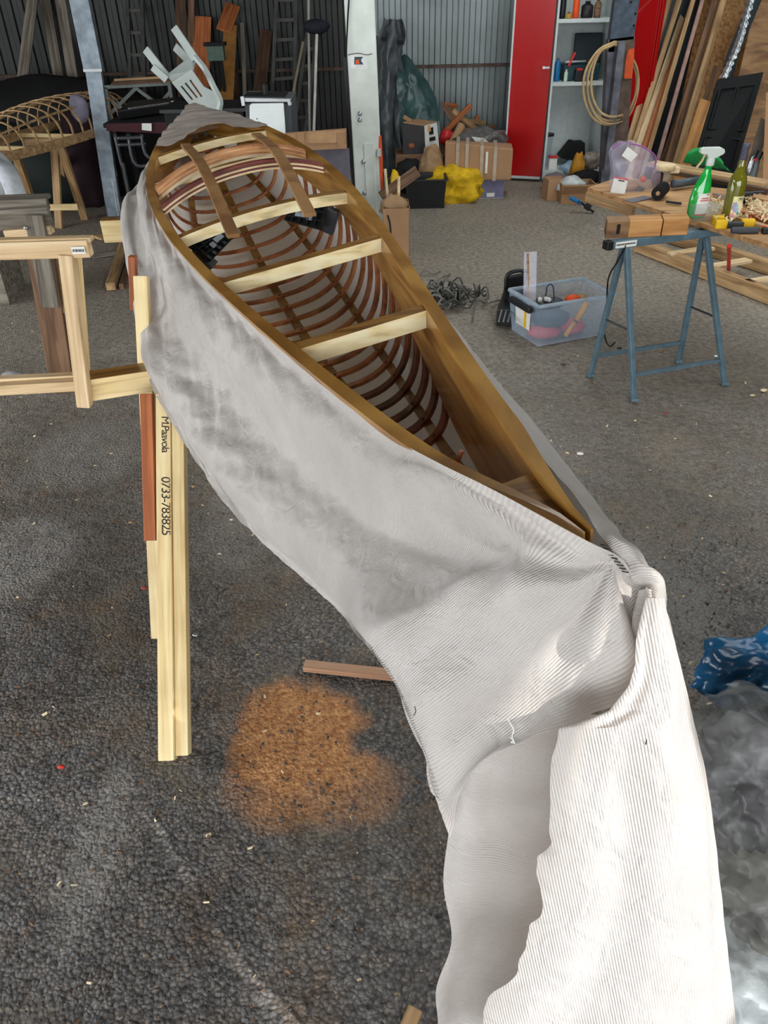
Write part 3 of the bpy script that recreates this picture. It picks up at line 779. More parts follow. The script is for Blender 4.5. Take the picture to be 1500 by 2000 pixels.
cloth('front_sheet', rows, 280, 90, lambda u, v, P: (.009 * math.sin(v * 9 + 1.5 + 2.2 * nz(Vector((u * 2, v, 3)))) + .003 * math.sin(v * 21 + u * 5)) * min(1, u * 2.5) * min(1, v / .12) * min(1, (1 - v) / .12) + .0012 * nz(P * 20), turn=(.97, .22))
# pointed fold standing at the gathered tip
rows = [rowpx(r) for r in ([(1250, 1158, .722), (1262, 1148, .712), (1276, 1160, .718)], [(1240, 1200, .715), (1262, 1210, .700), (1296, 1215, .712)],
                           [(1236, 1260, .708), (1258, 1290, .690), (1300, 1262, .705)], [(1228, 1345, .695), (1250, 1370, .678), (1318, 1330, .69)])]
cloth('tip_fold', rows, 40, 24, lambda u, v, P: .004 * math.sin(v * 12 + u * 4))
# far deck cover, greyer in the folds
def frontlap(v): return .842 - .02 * math.sin(v * 9) + .035 * (1 - v) + (0.012 if v > .5 else 0)
rows = []
for k_ in range(9):
    r = []
    for q in range(9):
        v = q / 8; s = frontlap(v) * (1 - k_ / 8) + 1.004 * (k_ / 8); lat = -WL(s) - .022 + (WL(s) + WR(s) + .044) * v
        r.append(K(s, lat, .006 + .022 * (1 - (2 * v - 1) ** 2) * (1 - k_ / 8)))
    rows.append(r)
cover_m = plain('deck_cover_cloth', (158, 146, 138), .42, var=.08, scale=10, bump=.5, bscale=22)
cloth('deck_cover', rows, 80, 60, lambda u, v, P: .010 * abs(nz(Vector((P.x * 6 + 3, P.y * 14, 2)))) + .004 * nz(Vector((P.x * 16, P.y * 34, 2))), m=cover_m, flipn=-1)
rows = [[K(s, -WL(s) - .024, .004), K(s, -WL(s) * .9 - .015, -.08), K(s, -WL(s) * .5, -lerp_tab(s, DDt) - .02)] for s in (.88, .92, .96, 1.0)]
cloth('deck_cover_side', rows, 20, 12, None, m=cover_m)
# stitches and loose threads
b = MB()
for i_ in range(9):
    p = A(1178 + i_ * 5.2, 1064 + i_ * 6.5, .745 - .0015 * i_); b.tube([p + Vector((-.004, -.002, .002)), p + Vector((0, -.005, .003)), p + Vector((.005, -.001, -.001))], .0009, 5)
b.build('stitches', plain('dark_thread', (60, 52, 46), .8), fabric)
for pts in ([(1005, 1452, .645), (1000, 1438, .64), (1003, 1425, .64), (990, 1402, .64)], [(996, 1440, .64), (1003, 1446, .638), (998, 1450, .638), (1006, 1452, .638)], [(808, 1398, .72), (812, 1390, .72), (810, 1380, .72)], [(1258, 1462, .60), (1262, 1452, .60), (1263, 1445, .60)]):
    MB().tube(bez([A(*p) for p in pts], 10), .0007, 4).build('loose_thread', plain('dark_thread', (60, 52, 46), .8) if len(pts) == 3 else paper, fabric)

# ------------------------------------------------------------------ near sawhorse with the marker writing
YB = 2.0
bl = A(160, 770, YB); br_ = bl + Vector((.86, .20, 0)); bl.z = br_.z = .735
sh = thing('pine_sawhorse', (bl.x + .2, bl.y, 0), 'near pine sawhorse under the kayak, handwriting on its doubled front leg', 'sawhorse')
b0 = G(166, 762, .735); b1 = G(296, 742, .735); dv = (b1 - b0).normalized(); nb = Vector((-dv.y, dv.x, 0))
p0 = b0 + nb * .02; p1 = p0 + dv * .82
board('crossbeam', p0 - Vector((0, 0, .0)), p1, .062, .066, [pine], sh)
MB().box((0, 0, 0), (.818, .0605, .003)).build('beam_top', oiled, sh, M=Matrix.Translation((p0 + p1) / 2 + Vector((0, 0, .0335))) @ Matrix.Rotation(math.atan2(dv.y, dv.x), 4, 'Z'))['label'] = 'oiled brown top face'
def legpx(top, bot, Yt, w, th_, m, name='leg', parent=None, zb=0):
    t_ = A(*top, Yt); b_ = G(*bot, zb); return board(name, t_, b_, w, th_, m, parent, up=(0, 1, .25))
topl = A(322, 772, 1.97); botl = G(328, 1484); botr = G(358, 1474)
zax = (topl - botl).normalized()
board('leg', topl, botl, .042, .034, pine, sh, up=(0, 1, .4)); board('leg', topl + Vector((.0405, .0, .0)), botr + Vector((.001, 0, 0)), .034, .034, pine, sh, up=(0, 1, .4))
board('leg', A(276, 540, 2.22), G(310, 1245), .040, .03, pine, sh, up=(0, 1, .2))
board('leg', A(287, 770, 1.97), A(295, 1056, 1.72), .034, .024, orangewood, sh, up=(0, 1, .3))
board('leg', A(259, 500, 2.35), A(263, 604, 2.34), .022, .03, orangewood, sh, up=(0, 1, 0))
R_ = p0 + dv * .72
board('leg', R_ + Vector((0, .02, -.03)), Vector((R_.x + .08, R_.y + .42, 0)), .04, .045, pine, sh, up=(0, 1, .3)); board('leg', R_ + Vector((0, -.02, -.03)), Vector((R_.x + .08, R_.y - .36, 0)), .04, .045, pine, sh, up=(0, 1, .3))
def text(s, name, size, m, parent, X, Y, at, ext=.0003):
    c_ = bpy.data.curves.new(name, 'FONT'); c_.body = s; c_.size = size; c_.shear = .12; c_.space_character = .86; c_.extrude = ext; c_.align_x = 'LEFT'; c_.align_y = 'CENTER'
    c_.materials.append(m)
    o = link(bpy.data.objects.new(name, c_)); X = X.normalized(); Z_ = X.cross(Y).normalized(); Y = Z_.cross(X)
    Mx = Matrix.Identity(4)
    for i_ in range(3): Mx[i_][0], Mx[i_][1], Mx[i_][2], Mx[i_][3] = X[i_], Y[i_], Z_[i_], at[i_]
    SC.view_layers[0].update(); me_ = bpy.data.meshes.new_from_object(o.evaluated_get(bpy.context.evaluated_depsgraph_get())); bpy.data.objects.remove(o)
    o = link(bpy.data.objects.new(name, me_)); o.matrix_basis = Mx; par(o, parent); return o
ink = plain('marker_ink', (46, 36, 34), .6)
xd = (botl - topl).normalized(); yd = Vector((1, 0, 0)); fn = xd.cross(yd).normalized()
if fn.y > 0: fn = -fn
def onleg(px, py):
    base = topl + fn * .0178; r = ray(px, py); t = (base - CAM).dot(fn) / r.dot(fn); return CAM + r * t
a0 = onleg(320, 815)
for word, (px, py), sz in (('M.Paavola', (322, 812), .031), ('0733-783825', (323, 930), .036)):
    o = text(word, 'handwriting', sz, ink, sh, xd, yd, onleg(px, py)); 
# ------------------------------------------------------------------ far sawhorse
fs_ = thing('pine_sawhorse', (-.85, 3.16, 0), 'far pine sawhorse whose beam end sticks out beside the far end of the drape', 'sawhorse')
f0 = G(193, 431, .92); f1 = f0 + Vector((.62, .06, 0))
board('crossbeam', f0 + Vector((0, .03, -.045)), f1 + Vector((0, .03, -.045)), .06, .085, pine, fs_)
board('beam_top', f0 + Vector((0.001, .03, -.001)), f1 + Vector((0, .03, -.001)), .058, .004, oiled, fs_)['label'] = 'oiled brown top face'
for sx_, yy in ((.3, -.22), (.3, .35), (.55, -.25), (.55, .35)):
    t_ = f0 + Vector((sx_, .03, -.08)); board('leg', t_, Vector((t_.x + .02, t_.y + yy, 0)), .045, .045, pine, fs_, up=(0, 1, 0))
# ------------------------------------------------------------------ small pale pine frame fixed to the beam end
fr = thing('pine_frame', A(100, 760, 1.98), 'pale planed pine frame with a barcode sticker, fixed to the near sawhorse beam end', 'frame')
def fb(name, a, e, Ya, Ye, w, th_, m=pine_pale, up=(0, 1, 0)): return board(name, A(*a, Ya), A(*e, Ye), w, th_, m, fr, up=up)
fb('top_rail', (-60, 490), (176, 483), 2.02, 2.02, .044, .035)
fb('top_rail', (-60, 472), (180, 466), 2.03, 2.03, .012, .03)
fb('stile', (131, 497), (166, 793), 2.01, 1.96, .036, .035)
fb('stile', (150, 500), (168, 725), 2.045, 2.03, .018, .03, pine)
fb('bottom_rail', (-60, 762), (152, 750), 1.985, 1.97, .030, .035)
fb('bottom_rail', (-60, 744), (150, 734), 2.01, 2.0, .014, .03)
st = MB().bar(A(140, 489.5, 1.995), A(166, 488.5, 1.995), .001, .018, up=(0, 0, 1)).build('barcode_sticker', paper, fr)
b = MB()
for q in range(10): b.bar(A(143 + q * 2.2, 487, 1.993), A(143 + q * 2.2, 492, 1.993), .001 if q % 3 else .002, .001, up=(0, 1, 0))
b.build('barcode', ink, st)
# ------------------------------------------------------------------ weathered grey sawhorse behind it
gs = thing('weathered_sawhorse', G(105, 722), 'weathered grey plank sawhorse with bolted leg, left behind the pale pine frame', 'sawhorse')
board('top_board', A(-80, 435, 3.72), A(99, 424, 3.72), .09, .03, greywood, gs, up=(0, 1, 0))
board('top_board', A(-80, 405, 3.76), A(94, 398, 3.76), .05, .03, greywood, gs, up=(0, 1, 0))
board('top_cap', A(-80, 392, 3.85), A(92, 386, 3.85), .1, .02, greywood, gs)
board('crosspiece', A(12, 456, 3.70), A(102, 448, 3.70), .035, .05, pine_pale, gs, up=(0, 1, 0))
board('leg', A(66, 420, 3.66), A(100, 600, 3.62), .085, .02, greywood, gs, up=(0, 1, .1))
board('leg', A(76, 470, 3.70), G(118, 728), .125, .03, brownwood, gs, up=(0, 1, .1))
board('leg', A(95, 470, 3.8), A(120, 610, 3.75), .04, .03, tanwood, gs, up=(0, 1, .1))
for (px, py) in ((51, 445), (87, 543), (91, 582)):
    c_ = A(px, py, 3.64); MB().lathe([(.009, -.004), (.009, .006), (.004, .009)], c_, 8, rot(90)).build('bolt', metal, gs)
board('foot_board', G(108, 765), G(165, 755), .05, .03, brownwood, gs)

# ------------------------------------------------------------------ posts
gp = struct(thing('galvanized_post', G(222, 414), 'galvanized steel roof post with overlapping sleeve, left of the kayak tip', 'post')); del gp['kind']
P0 = G(223, 426); Pt = A(143, 0, P0.y + .1); Pm = A(182, 140, P0.y + .04); up_ = (Pt - P0).normalized(); Pu = P0 + up_ * 3.28 / up_.z
def channel(a, e, w, d, name, m, parent):
    b_ = MB(); prof = [(-w / 2, d), (-w / 2, 0), (w / 2, 0), (w / 2, d), (w / 2 - .008, d), (w / 2 - .008, .008), (-w / 2 + .008, .008), (-w / 2 + .008, d)]
    b_.sweep([a, e], [(x_, y_) for x_, y_ in prof], ups=[(0, 1, 0)] * 2); return b_.build(name, m, parent)
channel(P0, Pm + up_ * .02, .125, .05, 'lower_section', galv, gp); channel(Pm, Pu, .15, .06, 'upper_section', galv, gp)
MB().bar(Pm + Vector((0, -.006, 0)), Pm + Vector((0, -.006, .02)), .15, .01, up=(0, 1, 0)).build('sleeve_lip', metal, gp)
MB().bar(P0 + Vector((.045, -.003, .02)), Pu + Vector((.045, -.006, 0)), .008, .008, up=(0, 1, 0)).build('flange', metal, gp)
MB().bar(P0 + Vector((-.055, -.004, 0)), P0 + up_ * .12 + Vector((-.055, -.004, 0)), .006, .004, up=(0, 1, 0)).build('flange', darkgrey, gp)
YW = 6.2
w0 = A(728, 500, YW); w0.z = 0
wp = thing('white_post', w0, 'thick white painted timber post with bolt heads and a small sticker, mid shed', 'post')
wt, wm = A(702, 0, YW), A(722, 400, YW); wu = (wt - wm).normalized(); a_ = wm - wu * (wm.z / wu.z); e_ = wm + wu * ((3.28 - wm.z) / wu.z)
board('timber', a_, e_, .205, .16, whitepaint, wp, up=(0, 1, 0), bevel=.008)
board('cover_strip', wm + wu * .45 + Vector((.016, -.084, 0)), a_ + Vector((.016, -.084, 0)), .075, .012, whitepaint, wp, up=(0, 1, 0))
for (px, py) in ((703, 222), (703, 234), (710, 316), (712, 377)):
    c_ = A(px, py, YW - .095); MB().lathe([(.016, -.004), (.016, .004), (.008, .008)], c_, 8, rot(90)).build('bolt', metal, wp)
stk = MB().prism([A(x_, y_, YW - .083) for x_, y_ in ((692, 111), (709, 111), (705, 118), (710, 126), (692, 126))], (0, -.001, 0)).build('sticker', tealp, wp); stk['label'] = 'small green swallow-tailed sticker with an orange patch'
MB().prism([A(x_, y_, YW - .085) for x_, y_ in ((695, 117), (701, 116), (702, 125), (694, 125))], (0, -.001, 0)).build('patch', orange, stk)
MB().prism([A(x_, y_, YW - .0822) for x_, y_ in ((683, 106), (718, 107), (719, 134), (700, 136), (684, 132))], (0, -.0006, 0)).build('tape', plain('clear_tape', (240, 244, 240), .15), wp)
MB().tube(bez([A(683, -20, YW - .09), A(679, 40, YW - .09), A(676, 110, YW - .1)], 10), .006, 6).build('cable', blackm, wp)
MB().tube(bez([A(680, 107, YW - .086), A(700, 104, YW - .09), A(716, 107, YW - .088), A(736, 103, YW - .07)], 10), .0025, 5).build('wire', rust, wp)
dk = board('dark_pole', A(684, 110, YW + .16), Vector((A(706, 420, YW + .16).x, YW + .16, 0)), .10, .05, plain('dark_metal', (52, 48, 54), .5), None, up=(0, 1, 0)); tag(dk, 'dark flat steel pole standing against the left side of the white post', 'pole')
c0 = A(1201, 335, 7.45); ct_ = (A(1240, 0, 7.45) - c0); c0 -= ct_ * (c0.z / ct_.z); stc = thing('steel_column', c0, 'rusty grey steel column with an orange paint mark in front of the red cabinet', 'post')
ct = A(1240, 0, c0.y); cu = (ct - c0).normalized(); ce_ = c0 + cu * 3.28 / cu.z; cm_ = A(1214, 74, c0.y)
channel(c0, cm_, .22, .1, 'lower_section', steelc, stc); channel(cm_ - cu * .1, ce_, .20, .09, 'upper_section', plain('blue_grey_steel', (70, 82, 94), .55, metal=.3, var=.25), stc)
board('lower_face', A(1208, 320, c0.y - .01), A(1226, 78, c0.y - .01), .12, .012, rust, stc, up=(0, 1, 0))
MB().bar(A(1184, 330, c0.y - .06), A(1212, 80, c0.y - .06), .06, .1, up=(0, 1, 0)).build('flange', steelc, stc)
MB().prism([A(x_, y_, c0.y - .03) for x_, y_ in ((1228, 96), (1239, 94), (1238, 120), (1234, 153), (1219, 154), (1221, 128), (1224, 108))], (0, -.001, 0)).build('paint_mark', plain('orange_spray', (214, 84, 30), .6), stc)
for (px, py) in ((1232, 4), (1241, 27), (1238, 50)):
    MB().lathe([(.010, -.003), (.010, .003)], A(px, py, c0.y - .003), 8, rot(90)).build('bolt_hole', blackm, stc)
# hose loops
hb = thing('hose_coil', A(1190, 100, c0.y - .15), 'tan hose looped in a hanging coil round the rusty steel column', 'hose')
for i_, (dx_, dy_, sc_) in enumerate(((0, 0, 1), (-4, 4, 1.06), (4, -3, .93), (2, 8, 1.02))):
    cp = [(1200, 84), (1170, 100), (1150, 140), (1148, 185), (1163, 222), (1190, 236), (1222, 226), (1240, 190), (1245, 150), (1236, 118), (1215, 90), (1200, 84)]
    pts = [A(1200 + (x_ - 1200) * sc_ + dx_ * (y_ > 110), 150 + (y_ - 150) * sc_ + dy_ * .5, c0.y - .14 - .012 * i_ + (.22 if x_ > 1200 else 0)) for x_, y_ in cp]
    MB().tube(bez(pts, 50), .011 if i_ < 3 else .006, 6).build('loop', brass, hb, smooth=True)

# ------------------------------------------------------------------ red cabinet
YC = 8.12
cL, cR_, cT = 1.66, 2.22, 1.98
cab = thing('red_cabinet', (1.95, YC + .25, 0), 'tall open metal cabinet with glossy red doors and white shelves', 'cabinet')
MB().box(((cL + cR_) / 2, YC + .45, cT / 2 + .03), (cR_ - cL, .02, cT - .06)).build('back_panel', whitecab, cab)
MB().box((cL + .01, YC + .22, cT / 2 + .03), (.02, .45, cT - .06)).build('side_panel', whitecab, cab); MB().box((cR_ - .01, YC + .22, cT / 2 + .03), (.02, .45, cT - .06)).build('side_panel', whitecab, cab)
MB().box(((cL + cR_) / 2, YC + .22, .06), (cR_ - cL, .46, .08)).build('base', whitecab, cab, bevel=.004); MB().box(((cL + cR_) / 2, YC + .22, cT), (cR_ - cL, .46, .04)).build('top_panel', whitecab, cab)
for zz in (.87, 1.37): MB().box(((cL + cR_) / 2, YC + .21, zz - .016), (cR_ - cL - .04, .42, .032)).build('shelf', whitecab, cab, bevel=.003)
MB().box(((cL + cR_) / 2 + .02, YC + .437, .5), (.008, .01, .85)).build('seam', whitecab, cab)
dl = MB(); q0, q1 = Vector((cL - .02, YC - .02, .05)), Vector((1.30, YC + .10, .05)); h_ = Vector((0, 0, cT - .06))
MB().prism([q0, q1, q1 + h_, q0 + h_], (0, .02, 0)).build('door', redp, cab)
for a_, e_ in ((q0, q1), (q0 + h_, q1 + h_), (q1, q1 + h_)):
    MB().bar(a_ + Vector((0, .012, -.012 if a_.z < 1 and e_.z < 1 else 0)), e_ + Vector((0, .012, -.012 if a_.z < 1 and e_.z < 1 else 0)), .03, .024).build('door_edge', whitecab, cab)
q0, q1 = Vector((cR_ + .0, YC, .05)), Vector((cR_ + .46, YC + .16, .05))
MB().prism([q0, q1, q1 + h_, q0 + h_], (0, .02, 0)).build('door', redp, cab)
for k_ in (.86, .92): a_ = q0.lerp(q1, k_) + Vector((0, -.012, 0)); MB().bar(a_, a_ + h_, .008, .012, up=(0, 1, 0)).build('door_ridge', redp, cab)
MB().box(A(1068, 132, YC - .05), (.05, .03, .02)).build('latch', metal, cab, bevel=.003)
MB().box(A(1062, 132, YC - .07), (.02, .012, .022)).build('latch_plate', paper, cab)
def bottle(name, c, r, h, m, label, cat, capm=None, group=None, n=12, prof=None):
    t = thing(name, c, label, cat, group)
    MB().lathe(prof or [(r * .9, 0), (r, .01), (r, h * .7), (r * .75, h * .8), (r * .4, h * .86), (r * .4, h * .9)], c, n).build('body', m, t, smooth=True)
    MB().lathe([(r * .45, h * .88), (r * .45, h * .98), (r * .3, h)], c, n).build('cap', capm or blackp, t, smooth=True)
    return t
def shelfpt(px, z, Y=None): p = A(px, 160, Y or YC + .12); p.z = z; return p
bottle('spray_can', shelfpt(1086, .87), .03, .20, bluep, 'blue and silver spray can at the left of the middle cabinet shelf', 'spray can', metal)
bottle('spray_can', shelfpt(1076, .87), .022, .17, blackp, 'black spray can beside the blue one on the middle cabinet shelf', 'spray can', blackp)
bottle('small_bottle', shelfpt(1104, .87, YC + .06), .018, .10, plain('pale_green_plastic', (190, 206, 186), .4), 'small pale bottle on the middle cabinet shelf', 'bottle', paper)
bottle('blue_tin', shelfpt(1143, .87, YC + .06), .02, .11, plain('blue_grey_tin', (66, 92, 130), .4), 'slim blue grey tin right of the black drill battery', 'tin')
dc = thing('tool_case', shelfpt(1120, .87), 'teal power tool case with open lid on the middle cabinet shelf', 'case')
c_ = shelfpt(1128, .87 + .07, YC + .2); MB().box(c_, (.34, .2, .14)).build('case', tealp, dc, bevel=.01)
c_ = shelfpt(1140, .87 + .25, YC + .3); MB().box(c_, (.26, .03, .25), rot(-8)).build('lid', plain('teal_dark', (8, 34, 42), .5), dc, bevel=.008)
bt_ = thing('drill_battery', shelfpt(1129, .87, YC + .05), 'black cordless tool battery with a red top in front of the teal case', 'battery')
MB().box(shelfpt(1129, .87 + .05, YC + .05), (.08, .06, .10)).build('body', blackp, bt_, bevel=.01); MB().box(shelfpt(1129, .87 + .10, YC + .04), (.05, .05, .02)).build('top', redpl, bt_, bevel=.004)
cl_ = thing('bar_clamp', shelfpt(1128, 1.02, YC + .1), 'red and black clamp lying across the teal tool case', 'clamp')
MB().bar(shelfpt(1100, 1.03, YC + .08), shelfpt(1150, 1.035, YC + .08), .02, .014).build('bar', metal, cl_); MB().box(shelfpt(1112, 1.05, YC + .08), (.02, .03, .12), rot(0, 25)).build('jaw', redpl, cl_, bevel=.004); MB().box(shelfpt(1146, 1.03, YC + .07), (.06, .03, .04)).build('grip', blackp, cl_, bevel=.006)
def top(px, z, Y=None): p = A(px, 38, Y or YC + .1); p.z = z; return p
bottle('orange_bottle', top(1123, 1.37), .03, .26, orange, 'tall orange bottle on the top cabinet shelf', 'bottle', orange)
bottle('dark_can', top(1145, 1.37), .055, .13, blackp, 'wide black can on the top cabinet shelf', 'can')
bottle('brown_can', top(1165, 1.37), .032, .15, brownwood, 'brownish can at the right end of the top cabinet shelf', 'can')
bottle('black_can', top(1097, 1.37), .03, .2, blackp, 'black sealant bottle at the left end of the top cabinet shelf', 'bottle', plain('grey_green', (104, 122, 112), .5))
bottle('yellow_tin', top(1110, 1.37, YC + .04), .026, .05, plain('dark_yellow', (170, 130, 50), .5), 'low dark tin with yellow band on the top cabinet shelf', 'tin')
bc = thing('black_case', A(1120, 320, YC + .3), 'black soft tool case slumped at the bottom of the cabinet', 'case')
MB().prism([A(x_, y_, YC + .2) for x_, y_ in ((1093, 308), (1118, 277), (1128, 280), (1143, 279), (1143, 322), (1138, 322))], (0, .18, 0)).build('body', blackm, bc, bevel=.01)
pb = thing('clear_bucket', A(1078, 300, YC + .22), 'tall clear plastic container inside the cabinet, at its lower left', 'container')
MB().lathe([(.06, 0), (.075, .26), (.08, .27), (.08, .28), (.07, .28)], shelfpt(1076, .10, YC + .25), 14).build('body', clear, pb, smooth=True); MB().lathe([(.083, .28), (.083, .30), (.0, .305)], shelfpt(1076, .10, YC + .25), 14).build('lid', blackp, pb)
def carton(name, c, d, m, label, rz=0, cat='box', extra=None):
    t = thing(name, (c[0], c[1], c[2] - d[2] / 2), label, cat); MB().box(c, d, rot(0, 0, rz)).build('body', m, t, bevel=.003)
    if extra: extra(t)
    return t
c_ = A(1079, 317, YC + .08); carton('small_carton', (c_.x, YC + .08, .16), (.08, .06, .12), paper, 'small white and red carton inside the cabinet bottom', extra=lambda t: MB().box((c_.x, YC + .075, .215), (.082, .062, .02)).build('red_band', redpl, t))
lump('blue_white_bag', A(1117, 330, YC + .05), (.26, .2, .14), plain('pale_blue_plastic_bag', (150, 182, 204), .3, var=.15), seed=3, flat=.05)
tag(bpy.data.objects['blue_white_bag'], 'crumpled pale blue plastic bag at the foot of the black case', 'bag')
# clutter in front of the cabinet
def blob(name, px, py, Y, d, m, label, cat, seed=1, amp=.3, flat=0, sub=3, zc=None):
    c_ = A(px, py, Y)
    if zc is not None: c_.z = zc
    o = lump(name, c_, d, m, seed=seed, amp=amp, flat=flat, sub=sub); return tag(o, label, cat)
blob('grey_sack', 1083, 357, 7.75, (.24, .2, .16), plain('grey_lilac_bag', (132, 124, 128), .6), 'grey lilac bag on the floor at the foot of the cabinet', 'bag', 5)
cb2 = carton('cardboard_box', G(1082, 392) + Vector((0, .08, .09)), (.16, .16, .18), card, 'small open cardboard box below the grey lilac bag', 8)
cb = thing('cardboard_box', G(1130, 400), 'open cardboard box behind the workbench end, white bag spilling over it', 'box')
g_ = G(1128, 398)
for c_, d_ in (((0, 0, .08), (.30, .01, .16)), ((0, .24, .08), (.30, .01, .16)), ((-.15, .12, .08), (.01, .24, .16)), ((.15, .12, .08), (.01, .24, .16)), ((0, .12, .01), (.3, .24, .01))): MB().box(g_ + Vector(c_), d_).build('panel', card, cb)
MB().box(g_ + Vector((0, -.03, .12)), (.3, .12, .006), rot(-50)).build('flap', card, cb)
blob('white_bag', 1115, 372, 7.3, (.26, .16, .24), plain('white_bag_plastic', (190, 196, 196), .35), 'crumpled white plastic bag hanging out of the cardboard box', 'bag', 8, flat=.1)
blob('dark_cloth', 1145, 345, 7.7, (.3, .2, .12), blackm, 'dark rag heap between cabinet and workbench', 'rag', 9)
blob('yellow_brown_rag', 1127, 333, 7.9, (.14, .12, .30), plain('ochre', (200, 140, 40), .8), 'ochre yellow rag in front of the black case', 'rag', 10)
blob('grey_glove', 1155, 315, 8.0, (.16, .12, .16), plain('glove_grey', (150, 140, 128), .8, var=.3, scale=30), 'crumpled grey and brown work glove by the red door', 'glove', 11, amp=.5)
bcl = thing('blue_clamp', G(1130, 404), 'blue handled bar clamp leaning on the cardboard box', 'clamp')
MB().tube([A(1114, 386, 6.9), A(1135, 397, 6.85)], .018, 8).build('grip', bluep, bcl); MB().bar(A(1130, 392, 6.86), A(1160, 415, 6.8), .03, .012).build('bar', blackp, bcl); MB().box(A(1148, 404, 6.83), (.05, .03, .05), rot(0, 30)).build('jaw', blackp, bcl, bevel=.006)

# ------------------------------------------------------------------ clutter along the back wall, centre
tp = thing('dark_tarp', (.1, 8.75, 0), 'dark grey crumpled tarpaulin hanging on the wall beside the white post', 'tarp')
rws = []
for py in (38, 70, 105, 150, 210, 270, 330, 392):
    ww = {38: (752, 782), 70: (738, 790), 105: (728, 786), 150: (728, 790), 210: (728, 786), 270: (730, 790), 330: (734, 800), 392: (740, 792)}[py]
    rws.append([A(ww[0] + (ww[1] - ww[0]) * k_ / 6, py, 8.75 - .06 * math.sin(k_ * 2.1 + py * .01) - py * .0006) for k_ in range(7)])
o = cloth('sheet', rws, 60, 40, lambda u, v, P: .045 * nz(Vector((P.x * 9, P.z * 3, 1))) + .02 * nz(P * 14), m=tarp, parent=tp)
MB().bar(A(726, 72, 8.72), A(790, 84, 8.72), .02, .03).build('tie', blackm, tp)
gt = thing('green_tarp', (.7, 8.6, 0), 'grey green plastic sheet leaning against the corrugated wall', 'tarp')
rws = [[A(x_, y_, Y_) for x_, y_, Y_ in r] for r in ([(784, 108, 8.8), (790, 106, 8.8), (797, 112, 8.8)], [(775, 150, 8.65), (800, 145, 8.6), (828, 150, 8.7)], [(778, 200, 8.6), (812, 198, 8.52), (856, 205, 8.62)], [(785, 260, 8.45), (815, 262, 8.4), (858, 240, 8.5)], [(790, 330, 8.35), (820, 330, 8.3), (862, 300, 8.4)])]
cloth('sheet', rws, 50, 40, lambda u, v, P: .03 * nz(P * 5) + .012 * nz(P * 16), m=tarpg, parent=gt)
def taped(t): pass
lc = thing('long_carton', A(925, 350, 7.9), 'long brown cardboard carton bound with pale tape, right of the paper bag', 'box')
pA, pB = G(868, 352, .17), G(998, 352, .17); dd = (pB - pA).normalized(); pf = Vector((-dd.y, dd.x, 0))
zL, zH = .17, .46
q = [pA, pB, pB + pf * .3, pA + pf * .3]
for v_ in q: v_.z = zL
tq = [v_ + Vector((0, 0, zH - zL)) for v_ in q]; tq[0] += Vector((.0, .02, .03)); tq[1] += Vector((0, 0, -.03)); tq[2] += Vector((0, 0, -.03))
MB().hexa(q, tq).build('body', card, lc, bevel=.01)
tapem = plain('pale_tape', (186, 168, 146), .3)
for k_ in (.16, .30, .52, .72):
    a_ = pA.lerp(pB, k_); e_ = pA.lerp(pB, k_ + .05); bb = MB()
    hh = zH - zL + .03 - .06 * k_
    f = lambda v_, z_, d_: Vector((v_.x, v_.y, zL + z_)) + pf * d_
    bb.grid([[f(a_, -.004, -.005), f(a_, hh, -.005), f(a_, hh + .006, .31)], [f(e_, -.004, -.005), f(e_, hh, -.005), f(e_, hh + .006, .31)]]); bb.build('tape', tapem, lc, solid=.002)
a_ = pA.lerp(pB, .62); MB().bar(Vector((a_.x, a_.y - .006, zL + .06)), Vector((a_.x, a_.y - .006, zL + .24)), .02, .002, up=(0, 1, 0)).build('label_strip', paper, lc)
# translucent box under it
ub = thing('storage_box', G(950, 390), 'low clear plastic box of papers under the long taped carton', 'box')
g0, g1 = G(921, 388), G(982, 386); w_ = (g1 - g0).length; cx0 = (g0 + g1) / 2 + Vector((0, .15, 0))
for c_, d_ in (((0, -.15, .08), (w_, .006, .16)), ((0, .15, .08), (w_, .006, .16)), ((-w_ / 2, 0, .08), (.006, .3, .16)), ((w_ / 2, 0, .08), (.006, .3, .16)), ((0, 0, .004), (w_, .3, .006))): MB().box(cx0 + Vector(c_), d_).build('wall_panel', plain('milky_violet_plastic', (140, 140, 176), .35, alpha=.55), ub)
MB().box(cx0 + Vector((-w_ * .28, -.12, .08)), (w_ * .22, .03, .12)).build('packet', plain('yellow_packet', (222, 196, 90), .6), ub); MB().box(cx0 + Vector((w_ * .12, -.13, .09)), (w_ * .4, .03, .11)).build('packet', plain('mauve_packet', (136, 112, 116), .6), ub)
MB().box(cx0 + Vector((w_ * .1, -.155, .03)), (w_ * .25, .003, .035)).build('paper_slip', paper, ub)
blob('yellow_raincoat', 880, 378, 7.45, (.55, .35, .36), yellowc, 'heap of bright yellow waterproof clothing between black crate and clear box', 'clothing', 4, amp=.5, zc=.10, sub=4)
ck = thing('black_crate', G(835, 408), 'black plastic crate in front of the cardboard clutter', 'crate')
g0, g1 = G(808, 410), G(860, 405); w_ = .33; c0_ = (g0 + g1) / 2 + Vector((-.01, .14, 0))
for c_, d_, r_ in (((0, -.14, .12), (w_, .008, .24), rot(6)), ((0, .14, .12), (w_, .008, .24), rot(-6)), ((-w_ / 2, 0, .12), (.008, .28, .24), rot(0, -6)), ((w_ / 2, 0, .12), (.008, .28, .24), rot(0, 6)), ((0, 0, .006), (w_, .28, .01), rot())): MB().box(c0_ + Vector(c_), d_, r_).build('crate_side', blackp, ck)
for c_, d_ in (((0, -.16, .24), (w_ + .05, .02, .014)), ((0, .16, .24), (w_ + .05, .02, .014)), ((-w_ / 2 - .02, 0, .24), (.02, .33, .014)), ((w_ / 2 + .02, 0, .24), (.02, .33, .014))): MB().box(c0_ + Vector(c_), d_).build('rim', blackp, ck, bevel=.003)
